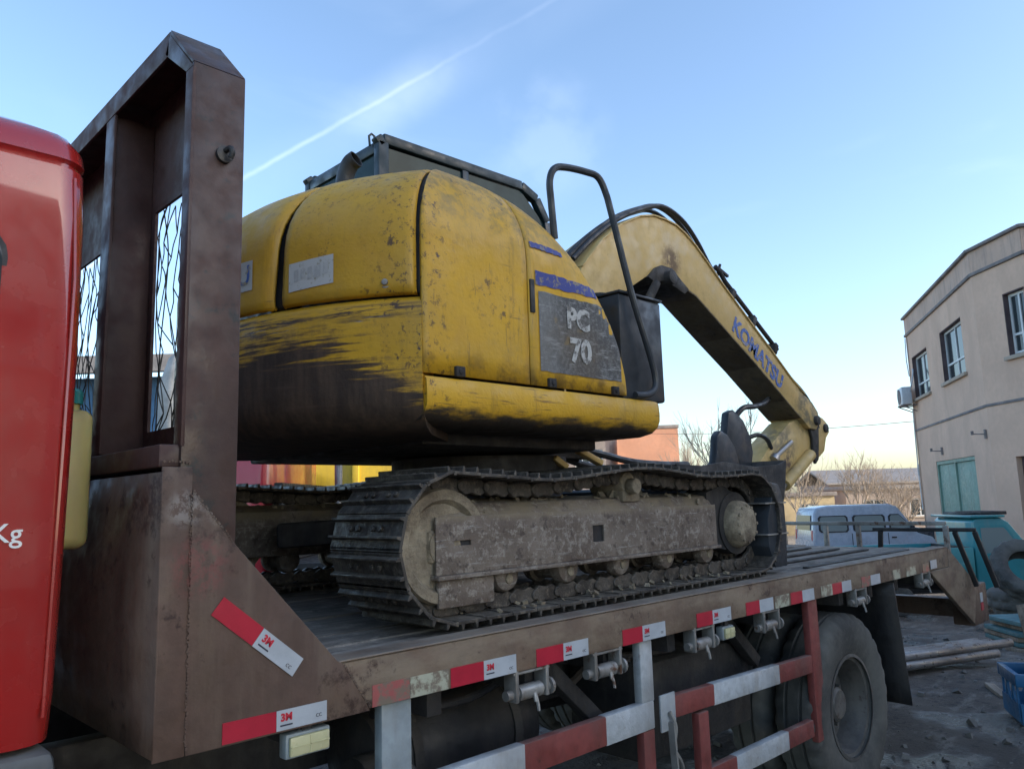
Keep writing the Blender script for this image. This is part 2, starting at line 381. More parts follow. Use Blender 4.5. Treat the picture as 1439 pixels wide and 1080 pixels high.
c = n.mix(n.sm(n.noise(11, 7, None, 0.72), 0.52, 0.66, 0, 0.8), c, (0.032, 0.03, 0.029))
px_ = n.xyz()[0]
c = n.mix(n.sm(px_, 14, 26), c, (0.30, 0.25, 0.19))
n.bump(n.math('ADD', n.noise(9, 7, None, 0.68), n.math('MULTIPLY', n.noise(45, 4), 0.4)), 0.8, 0.05)
M['ground'] = n.done(c, n.sm(n.noise(1.4, 5), 0.36, 0.52, 0.2, 0.92))
tag(g.build('ground', M['ground'], smooth=True), kind='structure')

# ------------------------------------------------------------------ flatbed truck
Y0, DK, YF = 1.985, 1.30, 4.32
T = empty('flatbed_truck', (3.0, 3.15, 0), label='flatbed transport truck with red cab and brown headboard carrying the yellow excavator', cat='truck', world=True)
# --- cab
def rrect(x0, x1, y0, y1, r, k=4):
    o = []
    for cx, cy, a0 in ((x1 - r, y1 - r, 0), (x0 + r, y1 - r, 90), (x0 + r, y0 + r, 180), (x1 - r, y0 + r, 270)):
        for i in range(k + 1):
            a = R(a0 + 90 * i / k); o.append((cx + r * math.cos(a), cy + r * math.sin(a)))
    return o
b = B(); secs = []
for z, inx, iny in ((1.24, 0.0, 0.02), (1.34, 0.0, 0.0), (1.7, 0.0, 0.0), (2.1, 0.0, 0.006), (2.40, 0.005, 0.02), (2.525, 0.008, 0.032), (2.53, 0.016, 0.042), (2.54, 0.016, 0.042), (2.548, 0.006, 0.034),
                    (2.585, 0.01, 0.045), (2.625, 0.03, 0.075), (2.655, 0.075, 0.13), (2.672, 0.15, 0.22), (2.68, 0.30, 0.36)):
    secs.append([(x, y, z + (0.055 if z > 2.2 else 0)) for x, y in rrect(-1.35 + inx, 0.548 + 0.025 * min(1, (z - 1.24) / 1.2) - inx, 2.015 + iny, 4.25 - iny, 0.075)])
V = [[b.bm.verts.new(p) for p in s_] for s_ in secs]
for A, C_ in zip(V, V[1:]):
    for k in range(len(A)): b.bm.faces.new((A[k], A[(k + 1) % len(A)], C_[(k + 1) % len(A)], C_[k]))
b.bm.faces.new(V[0]); b.bm.faces.new(V[-1][::-1])
cab = b.build('cab', M['red'], T, smooth=True, angle=50)
w = B(); w.prism(rrect(-0.62, 0.385, 1.98, 2.39, 0.07), 2.024, 2.05); w.build('door_window', M['glass'], cab, bevel=0.004)
w = B(); w.prism(rrect(-0.64, 0.398, 1.965, 2.402, 0.08), 2.029, 2.06); w.build('window_seal', M['black'], cab, bevel=0.004)
w = B(); w.bar((-0.48, 2.0, 1.86), (-0.3, 2.0, 1.86), 0.03, 0.04); w.build('door_handle', M['black'], cab, bevel=0.008)
w = B(); w.bb(-1.364, -1.352, 2.3, 3.97, 1.9, 2.45); w.build('windscreen', M['glass'], cab)
text('weight_lettering', 'Kg', 0.058, (0.455, 2.0125, 1.70), (1, 0, 0), (0, 0, 1), M['white'], cab, 0.001, 0.0004, 1.0, 'RIGHT')
# vertical drip bead behind the door
w = B(); w.tube([(0.518, 2.026, 1.3), (0.53, 2.026, 1.9), (0.538, 2.036, 2.3), (0.532, 2.056, 2.56)], 0.005, 6); w.build('corner_bead', M['red'], cab, smooth=True)
w = B(); w.prism([(-1.3, 0.62), (-1.3, 1.225), (0.545, 1.225), (0.555, 1.15), (0.545, 0.78), (0.5, 0.62), (0.35, 0.62), (0.2, 0.95), (-0.4, 0.95), (-0.6, 0.62)], 2.02, 2.42); w.build('cab_mudguard', M['greyplastic'], T, bevel=0.02)
# --- wheels
def wheel(name, c, rad, wid, parent, out_y, dish, rimr=0.275, lug=0.014):
    # rotation axis along Y; out_y -1 means the outer face looks towards -Y
    s = out_y; h = wid / 2
    t = B(); prof = [(rimr, -h * 0.78), (rimr + 0.03, -h * 0.92), (rad * 0.72, -h * 1.02), (rad * 0.84, -h * 1.04), (rad * 0.93, -h * 0.98), (rad * 0.975, -h * 0.86), (rad, -h * 0.72),
                     (rad, -h * 0.42), (rad - lug, -h * 0.38), (rad - lug, -h * 0.28), (rad, -h * 0.24), (rad, h * 0.24), (rad - lug, h * 0.28), (rad - lug, h * 0.38), (rad, h * 0.42),
                     (rad, h * 0.72), (rad * 0.975, h * 0.86), (rad * 0.93, h * 0.98), (rad * 0.84, h * 1.04), (rad * 0.72, h * 1.02), (rimr + 0.03, h * 0.92), (rimr, h * 0.78)]
    t.lathe(prof, (0, 0, 0), 'y', 120, alt={4: lug * .8, 5: lug * 1.3, 6: lug, 15: lug, 16: lug * 1.3, 17: lug * .8}, close=True)
    root = empty(name, (0, 0, 0)); root.parent = parent; root.location = Vector(c) - ORG.get(parent.name, Vector())
    t.build('tyre', M['rubber'], root, smooth=True, angle=40)
    r = B(); o = -h * 0.86
    r.lathe([(rimr - 0.004, o - 0.006), (rimr + 0.014, o - 0.004), (rimr + 0.012, o + 0.012), (rimr - 0.02, o + 0.02), (rimr - 0.035, o + dish * 0.5), (rimr - 0.05, o + dish), (rimr * 0.62, o + dish + 0.012), (rimr * 0.55, o + dish - 0.01),
             (rimr * 0.36, o + dish - 0.015), (rimr * 0.34, o + dish - 0.07), (rimr * 0.28, o + dish - 0.085), (0.0, o + dish - 0.085)], (0, 0, 0), 'y', 64, cap=False)
    for k in range(10):
        a = k * 2 * math.pi / 10; x, z = math.cos(a) * rimr * 0.47, math.sin(a) * rimr * 0.47
        r.cyl((x, o + dish - 0.045, z), (x, o + dish, z), 0.013, 6)
    r.build('rim', M['rim'], root, smooth=True, angle=35)
    if s > 0: root.rotation_euler[2] = math.pi
    return root
RW = 0.515
wheel('rear_wheel', (4.67, 2.13, RW), RW, 0.25, T, -1, 0.155); wheel('rear_wheel', (4.67, 2.42, RW), RW, 0.25, T, 1, 0.155)
wheel('rear_wheel', (4.67, 3.88, RW), RW, 0.25, T, -1, 0.155); wheel('rear_wheel', (4.67, 4.17, RW), RW, 0.25, T, 1, 0.155)
wheel('front_wheel', (-0.12, 2.2, RW), RW, 0.25, T, -1, 0.05); wheel('front_wheel', (-0.12, 4.1, RW), RW, 0.25, T, 1, 0.05)
# --- chassis
b = B()
for y in (2.78, 3.52): b.bb(-1.2, 6.6, y - 0.04, y + 0.04, 0.78, 1.05)
b.cyl((4.67, 2.3, RW), (4.67, 4.0, RW), 0.085); b.lathe([(0.0, -.16), (0.14, -.13), (0.2, 0), (0.14, .13), (0.0, .16)], (4.67, 3.15, RW), 'y', 20)
b.cyl((-0.12, 2.3, RW), (-0.12, 4.0, RW), 0.07); b.cyl((0.4, 3.15, 0.75), (4.5, 3.15, 0.6), 0.05)
for y in (2.66, 3.64):
    for k in range(5): b.bar((4.67 - 0.62 + k * .1, y, 0.66 + .02 * k), (4.67 + 0.62 - k * .1, y, 0.66 + .02 * k), 0.08, 0.018)
b.build('chassis', M['dark'], T, bevel=0.006)
for i in range(12):
    x = 1.2 + i * 0.44
    b = B(); b.bb(x - 0.03, x + 0.03, Y0 + 0.07, YF - 0.07, 1.07, 1.2); b.build('cross_beam', M['dark'], T, bevel=0.004)
b = B(); b.lathe([(0.0, -.42), (0.1, -.41), (0.17, -.38), (0.19, -.34), (0.19, .34), (0.17, .38), (0.1, .41), (0.0, .42)], (1.98, 2.46, 0.86), 'x', 32)
tk = b.build('air_tank', M['black'], T, smooth=True)
for x in (1.74, 2.22):
    b = B(); b.lathe([(0.194, -.02), (0.2, -.02), (0.2, .02), (0.194, .02)], (x, 2.46, 0.86), 'x', 32, close=True); b.build('tank_strap', M['dark'], tk)
b = B(); b.cyl((1.5, 2.3, 0.83), (1.62, 2.3, 0.83), 0.1); b.cyl((1.44, 2.3, .83), (1.5, 2.3, .83), .05); b.build('filter_canister', M['dark'], T, bevel=0.01)
for x_, y_ in ((2.22, 2.12), (3.62, 2.2)): b = B(); b.bar((x_, y_, 1.12), (x_ + .3, y_, 0.86), 0.06, 0.06); b.build('brace', M['dark'], T, bevel=0.006)
b = B(); b.bb(3.0, 3.95, 2.25, 2.7, 0.55, 0.98); b.build('tool_box', M['dark'], T, bevel=0.02)
b = B(); b.tube(catmull([(1.55, 2.2, 1.0), (1.6, 2.14, 0.92), (1.66, 2.12, 0.78), (1.7, 2.2, 0.6)], 6), 0.012, 7); b.tube(catmull([(1.5, 2.2, 1.08), (1.9, 2.2, 1.05), (2.3, 2.25, 1.1), (2.9, 2.25, 1.02)], 6), 0.014, 7)
b.tube(catmull([(2.2, 2.3, 1.02), (2.45, 2.25, .98), (2.75, 2.3, 1.03), (3.3, 2.3, 1.0)], 6), 0.018, 7); b.build('brake_hose', M['black'], T, smooth=True)
# rear mudguard flap and bracket
b = B(); rows = [[(5.42 + 0.12 * (1 - t) + 0.02 * math.sin(6 * y), y, 0.36 + 0.78 * t) for t in [i / 8 for i in range(9)]] for y in [2.0, 2.15, 2.3, 2.45, 2.6]]
b.grid(rows); b.build('mud_flap', M['black'], T, smooth=True, solid=0.012)
# --- deck
deck = B().bb(0.95, 6.44, 2.05, YF - 0.06, 1.2, 1.262).build('deck', M['dark'], T)
N_PL = 11; wpl = (YF - 0.065 - 2.052) / N_PL
for i in range(N_PL):
    y0 = 2.052 + i * wpl
    xs = [0.945, random.uniform(2.4, 4.6), 6.445]
    for x0, x1 in zip(xs, xs[1:]):
        dz = random.uniform(-0.004, 0.003)
        b = B(); b.bb(x0 + 0.003, x1 - 0.003, y0 + 0.005, y0 + wpl - 0.005, 1.263, 1.298 + dz); b.build('plank', M['deckwood'], deck, bevel=0.006, seg=1)
for i in range(9):                                   # flat steel strips and mud left by the tracks at the tail
    y = 2.14 + i * 0.225 + random.uniform(-0.03, 0.03); x0 = 4.45 + random.uniform(0, 0.35); x1 = 6.2 - random.uniform(0, 0.6)
    b = B(); b.bb(x0, x1, y, y + 0.045, 1.299, 1.311); b.build('grip_strip', M['dark'], deck, bevel=0.003, seg=1)
for nm, ya, yb in (('side_rail', Y0, Y0 + 0.06), ('side_rail', YF - 0.06, YF)):
    b = B(); b.bb(0.96, 6.47, ya, yb, 1.16, 1.302); rl = b.build(nm, M['rail'], T, bevel=0.007)
    if ya == Y0: rail = rl
b = B(); b.bb(1.0, 6.46, Y0 - 0.004, Y0 + 0.1, 1.3025, 1.309); b.build('edge_lip', M['rail'], rail, bevel=0.003, seg=1)
# beaver tail
for ya, yb in ((Y0, Y0 + 0.03), (YF - 0.03, YF)):
    b = B(); b.prism([(6.05, 1.157), (6.472, 1.157), (6.472, 1.30), (7.07, 0.985), (6.93, 0.69)], ya - 0.003, yb); b.build('tail_side_plate', M['rail'], T, bevel=0.005)
tail = B().prism([(6.475, 1.22), (6.475, 1.27), (7.05, 0.965), (7.03, 0.92)], Y0 + 0.035, YF - 0.035).build('tail_slope', M['dark'], T)
b = B(); b.bb(6.95, 7.32, Y0 + 0.0, Y0 + 0.16, 0.67, 0.975); pst = b.build('tail_post', M['brown'], T, bevel=0.012)
b = B(); b.bb(6.99, 7.28, YF - 0.16, YF, 0.67, 0.975); b.build('tail_post', M['brown'], T, bevel=0.012)
b = B(); b.bb(7.02, 7.12, Y0 + 0.17, YF - 0.17, 0.72, 0.86); b.build('tail_beam', M['brown'], T, bevel=0.008)
b = B(); b.bb(7.13, 7.19, Y0 - 0.004, Y0 + 0.0015, 0.77, 0.83); b.build('reflective_tape', M['tred'], pst); b = B(); b.bb(7.13, 7.19, Y0 - 0.004, Y0 + 0.0015, 0.832, 0.905); b.build('reflective_tape', M['twhite'], pst)
# upright tail rails
tr = B()
tr.bar((6.55, 2.0, 1.475), (6.55, 4.25, 1.475), 0.03, 0.03); tr.build('tail_rail', M['steel'], T, bevel=0.004)
for y in (2.005, 2.66, 2.93, 3.3, 3.9): b = B(); b.bb(6.535, 6.565, y - 0.018, y + 0.018, 1.2, 1.457); b.build('rail_post', M['steel'], T, bevel=0.003)
rf = B(); rf.bar((6.8, 1.87, 1.415), (6.8, 2.64, 1.415), 0.03, 0.03); rf = rf.build('ramp_frame', M['black'], T, bevel=0.004)
for ya, yb in ((1.88, 1.80), (2.02, 1.94), (2.58, 2.66)): b = B(); b.bar((6.8, ya, 1.4), (6.92, yb, 0.98), 0.035, 0.03, (1, 0, 0)); b.build('ramp_leg', M['black'], rf, bevel=0.004)
# --- headboard
HX0, HX1, HL = 0.785, 0.93, 0.75
hb = B(); hb.holed(Y0 + 0.012, YF, 1.16, 2.93, HX1 - 0.012, HX1 - 0.002, [(2.12, 2.60, 1.99, 2.725), (2.78, 3.54, 1.99, 2.725), (3.78, 4.18, 1.99, 2.725)], axis='x')
hb.prism([(Y0 + 0.014, 2.93), (2.17, 3.1), (YF - 0.16, 3.1), (YF - 0.016, 2.93)], HX1 - 0.012, HX1 - 0.002, 'x'); hb = hb.build('headboard', M['maroon'], T)
# outer post is a wide folded channel whose top is cut off at an angle
b = B(); b.bb(HX0, HX1 + 0.003, Y0, Y0 + 0.011, 1.157, 2.945)
b.build('outer_post', M['post'], hb, bevel=0.003)
b = B(); b.bb(HX0 - 0.002, HX0 + 0.008, Y0 - 0.001, Y0 + 0.046, 1.9, 2.93); b.build('post_flange', M['maroon'], hb, bevel=0.002)
b = B(); b.prism([(Y0, 2.946), (Y0 + 0.012, 2.946), (2.165, 3.105), (2.158, 3.118)], HX0, HX1 + 0.003, 'x'); b.prism([(Y0 + .001, 2.931), (Y0 + 0.046, 2.931), (2.19, 3.052), (2.16, 3.104)], HX0 - 0.002, HX0 + 0.008, 'x'); b.build('corner_plate', M['post'], hb, bevel=0.002)
b = B(); b.bb(HX0, HX1 + 0.003, 2.165, YF - 0.15, 3.105, 3.117); b.bb(HX0 - 0.002, HX0 + 0.008, 2.165, YF - 0.15, 3.04, 3.1045); b.bb(HX1 - 0.0015, HX1 + .006, 2.17, YF - .16, 3.0, 3.1045); b.build('top_beam', M['maroon'], hb, bevel=0.002)
b = B(); b.prism([(YF, 2.905), (YF - 0.012, 2.905), (YF - 0.16, 3.105), (YF - 0.15, 3.117)], HX0, HX1 + .003, 'x'); b.bb(HX0, HX1, YF - 0.011, YF, 1.157, 2.9); b.build('outer_post', M['brown'], hb, bevel=0.002)
for y in (2.63, 3.62):
    b = B(); b.bb(HX0 + 0.009, HX1 - 0.013, y, y + 0.012, 1.92, 3.038); b.bb(HX0 - 0.001, HX0 + 0.008, y - 0.012, y + 0.072, 1.92, 3.038); b.bb(HX0 + .009, HX1 - .013, y + .06, y + .07, 1.92, 3.038); b.build('inner_post', M['maroon'], hb, bevel=0.002)
b = B(); rows = []
for i in range(13):
    y = Y0 - 0.0058 + (YF - Y0 + 0.003) * i / 12
    rows.append([(HL - 0.004 - 0.03 * math.sin(math.pi * min(1, t * 1.05)) * math.sin(math.pi * min(1, i / 3) / 2) * (1 if i < 9 else math.sin(math.pi * (12 - i) / 6)), y, 1.165 + (1.835 - 1.165) * t) for t in [k / 8 for k in range(9)]])
b.grid(rows); b.build('lower_panel', M['brown'], hb, smooth=True, solid=0.008)
b = B(); b.bb(HL - 0.014, HX1 - 0.014, Y0 + 0.013, YF - 0.013, 1.848, 1.905); b.build('sill_beam', M['maroon'], hb, bevel=0.005)
b = B(); b.bb(HL - 0.012, HL + 0.0645, Y0 - 0.006, Y0 - 0.0005, 1.157, 1.848); b.build('side_doubler', M['brown'], hb, bevel=0.003)
b = B(); b.prism([(0.815, 1.157), (0.815, 1.79), (0.925, 1.655), (1.235, 1.312), (1.255, 1.30), (1.345, 1.157)], Y0 - 0.008, Y0 - 0.0006); gus = b.build('gusset_plate', M['brown'], hb, bevel=0.003)
wl = B()
def weld(p, q, r=0.0028, step=0.008, side=(0, -1, 0)):
    p, q = Vector(p), Vector(q); k = int((q - p).length / step)
    for i in range(k):
        c = p.lerp(q, (i + .5) / k) + Vector((random.uniform(-.002, .002), 0, random.uniform(-.002, .002))); wl.box(c, (r * random.uniform(1.4, 2.4), r, r * random.uniform(1.4, 2.4)), Matrix.Rotation(random.random() * 3, 3, 'Y'))
weld((0.815, Y0 - 0.008, 1.17), (0.813, Y0 - 0.008, 1.78)); weld((0.815, Y0 - 0.008, 1.79), (0.925, Y0 - 0.008, 1.655)); weld((1.255, Y0 - 0.008, 1.30), (1.345, Y0 - 0.008, 1.165)); weld((.74, Y0 - .006, 1.862), (.81, Y0 - .006, 1.858))
tag(wl.build('weld_bead', M['brown'], gus), kind='stuff')
b = B(); b.cyl((0.875, Y0 - 0.012, 2.70), (0.875, Y0 + 0.005, 2.70), 0.024, 14); b.tube(catmull([(0.875, Y0 - 0.01, 2.71), (0.88, Y0 - 0.03, 2.712), (0.884, Y0 - 0.034, 2.70), (0.882, Y0 - 0.028, 2.685)], 5), 0.008, 8); b.build('rope_hook', M['black'], hb, bevel=0.003)
# tangled wire netting in the headboard openings
def netting(y0, y1, seed):
    rnd = random.Random(seed); w = B(); z0, z1 = 1.97, 2.74; cw = 0.068; ch = 0.105
    nc, nr = int((y1 - y0) / cw) + 1, int((z1 - z0) / ch) + 1; P = {}
    for j in range(nr + 1):
        for i in range(nc + 1):
            sag = 0.035 * math.sin(j * 0.9 + seed) + 0.02 * math.sin(i * 1.7 + j * .5)
            y = y0 + (i + (0.5 if j % 2 else 0)) * (y1 - y0 + .02) / nc + rnd.gauss(0, .017) + sag; z = z0 + j * (z1 - z0) / nr + rnd.gauss(0, .018)
            P[i, j] = Vector((HX1 + .008 + rnd.uniform(-.006, .008), min(y1 + .015, max(y0 - .015, y)), z))
    for j in range(nr):
        for i in range(nc + 1):
            for di in ((0, -1) if j % 2 == 0 else (0, 1)):
                if (i + di, j + 1) in P and rnd.random() < .9:
                    p, q = P[i, j], P[i + di, j + 1]; md = p.lerp(q, .5) + Vector((rnd.uniform(-.004, .004), rnd.gauss(0, .007), 0)); w.tube(catmull([p, md, q], 2), .0019, 4)
    for k in range(4):
        yy = rnd.uniform(y0, y1); w.tube(catmull([(HX1 + .014, min(y1, max(y0, yy + rnd.gauss(0, .04))), z0 + (z1 - z0) * t / 5) for t in range(6)], 4), .0022, 5)
    return w.build('wire_netting', M['wire'], hb)
netting(2.12, 2.60, 3); netting(2.78, 3.54, 4); netting(3.78, 4.18, 5)
# --- reflective tape along the rail and on the gusset
def rtape(x0, x1, z0, z1, kind, par, logo=False, yoff=-0.0012):
    b = B(); b.bb(x0, x1, Y0 + yoff - 0.001, Y0 + yoff + 0.0006, z0, z1); t_ = b.build('reflective_tape', M[kind], par)
    if logo:
        text('tape_print', '3M', 0.026, (x0 + 0.028, Y0 + yoff - 0.0018, (z0 + z1) / 2 + .006), (1, 0, 0), (0, 0, 1), M['logo'], par, 0.0004, 0.0012)
        b = B(); b.bb(x0 + .010, x0 + .046, Y0 + yoff - .0016, Y0 + yoff - .0011, (z0 + z1) / 2 - .0155, (z0 + z1) / 2 - .0115); b.build('tape_print', M['ink'], par)
        text('tape_print', 'CC', 0.013, (x1 - 0.025, Y0 + yoff - 0.0018, z0 + 0.018), (1, 0, 0), (0, 0, 1), M['ink'], par, 0.0004)
    return t_
for x0, x1, kind in ((1.355, 1.49, 'tredf'), (1.491, 1.64, 'twhitef'), (1.65, 1.79, 'tred'), (1.791, 1.94, 'twhite'), (2.04, 2.18, 'tred'), (2.181, 2.32, 'twhite'), (2.53, 2.66, 'tred'), (2.661, 2.82, 'twhite'),
                     (3.06, 3.19, 'tred'), (3.191, 3.35, 'twhite'), (3.49, 3.62, 'tred'), (3.621, 3.76, 'twhite'), (3.78, 3.93, 'twhitef'), (3.95, 4.08, 'tred'), (4.081, 4.22, 'twhite'), (4.31, 4.45, 'twhitef'), (4.451, 4.58, 'tred'), (4.581, 4.71, 'twhite'),
                     (4.86, 5.0, 'tredf'), (5.001, 5.15, 'twhite'), (5.36, 5.49, 'twhitef'), (5.6, 5.78, 'twhitef'), (5.91, 6.04, 'tredf')):
    rtape(x0, x1, 1.163, 1.223, kind, rail, kind == 'twhite' and x0 < 3.3)
rtape(6.06, 6.19, 1.175, 1.235, 'twhite', rail, yoff=-0.006)
rtape(0.905, 1.05, 1.163, 1.214, 'tred', gus, yoff=-0.0095); rtape(1.051, 1.20, 1.163, 1.214, 'twhite', gus, True, yoff=-0.0095)
dv = Vector((1.11 - 0.885, 0, 1.315 - 1.50)).normalized(); uv = Vector((-dv.z, 0, dv.x)); o_ = Vector((0.885, Y0 - 0.0101, 1.50))
for s0, s1, kind in ((0, 0.142, 'tred'), (0.143, 0.292, 'twhite')):
    b = B(); b.bar(o_ + dv * s0, o_ + dv * s1, 0.0016, 0.052, uv); b.build('reflective_tape', M[kind], gus)
text('tape_print', '3M', 0.026, o_ + dv * 0.172 + uv * .006 + Vector((0, -.0013, 0)), dv, uv, M['logo'], gus, 0.0004, 0.0012)
b = B(); b.bar(o_ + dv * .154 - uv * .0135 + Vector((0, -.0011, 0)), o_ + dv * .19 - uv * .0135 + Vector((0, -.0011, 0)), .0005, .004, uv); b.build('tape_print', M['ink'], gus)
text('tape_print', 'CC', 0.013, o_ + dv * 0.265 - uv * .012 + Vector((0, -.0013, 0)), dv, uv, M['ink'], gus, 0.0004)
# --- marker lamps under the rail
for x0, x1, z0, z1 in ((1.09, 1.225, 1.078, 1.142), (3.29, 3.39, 1.075, 1.135)):
    b = B(); b.bb(x0, x1, Y0 + 0.012, Y0 + 0.05, z0, z1); lm = b.build('marker_lamp', M['galv'], T, bevel=0.006)
    b = B(); b.bb(x0 + 0.008, x1 - 0.008, Y0, Y0 + 0.013, z0 + 0.007, z1 - 0.007); b.build('lens', M['lampglass'], lm, bevel=0.005)
    b = B(); b.bb((x0 + x1) / 2 - .002, (x0 + x1) / 2 + .002, Y0 - .002, Y0 + 0.006, z0 + .01, z1 - .01); b.bb(x0 + .01, x1 - .01, Y0 - .002, Y0 + .006, (z0 + z1) / 2 - .0015, (z0 + z1) / 2 + .0015); b.build('lens_rib', M['lampglass'], lm)
    b = B(); b.bb((x0 + x1) / 2 - .015, (x0 + x1) / 2 + .015, Y0 + .02, Y0 + .03, z1, 1.165); b.build('bracket', M['dark'], lm)
# --- tie down rollers
for x in (2.02, 2.44, 3.12, 3.74, 4.85, 5.98):
    b = B()
    for dx in (-0.075, 0.075): b.prism([(x + dx - 0.008, 1.165), (x + dx + 0.008, 1.165), (x + dx + 0.008, 1.06), (x + dx - 0.008, 1.06)], Y0 + 0.0, Y0 + 0.06)
    b.bb(x - 0.09, x + 0.09, Y0 + 0.002, Y0 + 0.058, 1.15, 1.159)
    rb = b.build('tie_down_bracket', M['steel'], T, bevel=0.003)
    b = B(); b.cyl((x - 0.11, Y0 + 0.025, 1.085), (x + 0.11, Y0 + 0.025, 1.085), 0.017, 12); b.cyl((x - 0.055, Y0 + 0.025, 1.085), (x + 0.055, Y0 + 0.025, 1.085), 0.026, 14); b.lathe([(0.0, .1), (0.03, .1), (.03, .112), (0, .112)], (x, Y0 + .025, 1.085), 'x', 12)
    b.build('roller', M['steel'], rb, smooth=True, angle=40)
    b = B(); b.tube([(x + 0.012 + 0.004 * math.sin(a), Y0 - 0.004 - 0.02 * math.cos(a) * .4, 1.055 - 0.03 * math.cos(a) - .004) for a in [i * math.pi * 1.5 / 9 for i in range(10)]], 0.006, 6); b.build('rope_ring', M['steel'], rb, smooth=True)
# --- side guards
YG = 2.0
def guard_rail(x0, z0, x1, z1, h, bands, par_name='guard_rail', base='guardred'):
    p, q = Vector((x0, YG + 0.02, z0)), Vector((x1, YG + 0.02, z1)); g_ = B(); g_.bar(p, q, 0.04, h); o = g_.build(par_name, M[base], T, bevel=0.006)
    for a, c_ in bands:
        b = B(); b.bar(p.lerp(q, a), p.lerp(q, c_), 0.043, h + 0.003); b.build('white_band', M['guardwhite'], o, bevel=0.006)
    return o
guard_rail(1.62, 0.865, 2.735, 0.865, 0.105, [(0.0, 0.33), (0.72, 1.0)])
guard_rail(1.62, 0.50, 2.735, 0.50, 0.09, [(0.2, 0.5)])
guard_rail(2.86, 0.865, 4.17, 0.832, 0.09, [(0.25, 0.72)])
guard_rail(2.86, 0.52, 4.13, 0.515, 0.085, [(0.0, 0.12), (0.38, 0.78)])
for x0, x1, z0, z1, mt in ((1.4, 1.51, 0.42, 1.158, 'galv'), (2.66, 2.745, 0.915, 1.158, 'guardwhite'), (2.66, 2.735, 0.42, 0.81, 'guardred'), (3.06, 3.14, 0.44, 0.80, 'guardred'), (4.175, 4.285, 0.43, 1.158, 'guardred')):
    b = B(); b.bb(x0, x1, YG + 0.002, YG + 0.042, z0, z1); b.build('guard_post', M[mt], T, bevel=0.006)
b = B(); b.bb(2.77, 2.875, YG - 0.008, YG + 0.002, 0.785, 0.93); lt = b.build('guard_latch', M['guardwhite'], T, bevel=0.003)
b = B(); b.tube(catmull([(2.82, YG - 0.015, 0.86), (2.835, YG - 0.03, 0.8), (2.83, YG - 0.022, 0.72), (2.86, YG - 0.03, 0.66), (2.88, YG - .025, .62)], 5), 0.009, 6); b.bar((2.82, YG - .02, .82), (2.84, YG - .02, .52), .012, .03, (0, 1, 0)); b.build('latch_strap', M['steel'], lt, smooth=True)
# --- canister hung between cab and headboard
J = empty('plastic_canister', (0.64, 2.44, 1.645), label='yellowed plastic canister with teal cap hung between red cab and brown headboard', cat='canister', world=True)
b = B(); b.bb(0.596, 0.692, 2.35, 2.54, 1.645, 2.025); jb = b.build('body', M['jug'], J, bevel=0.03, seg=4)
b = B(); b.cyl((0.64, 2.42, 2.022), (0.64, 2.42, 2.046), 0.028, 16); b.build('neck', M['jug'], J, smooth=True)
b = B(); b.lathe([(0.036, 2.044), (0.036, 2.078), (0.03, 2.086), (0.0, 2.086)], (0.64, 2.42, 0), 'z', 24); b.build('cap', M['teal'], J, smooth=True, angle=30)
b = B(); b.tube(catmull([(0.64, 2.47, 2.01), (0.64, 2.485, 2.055), (0.64, 2.51, 2.055), (0.64, 2.525, 2.01)], 5), 0.012, 8); b.build('handle', M['jug'], J, smooth=True)
b = B(); b.bb(0.5945, 0.6935, 2.4385, 2.4415, 1.675, 1.995); b.build('mould_seam', M['jug'], jb)

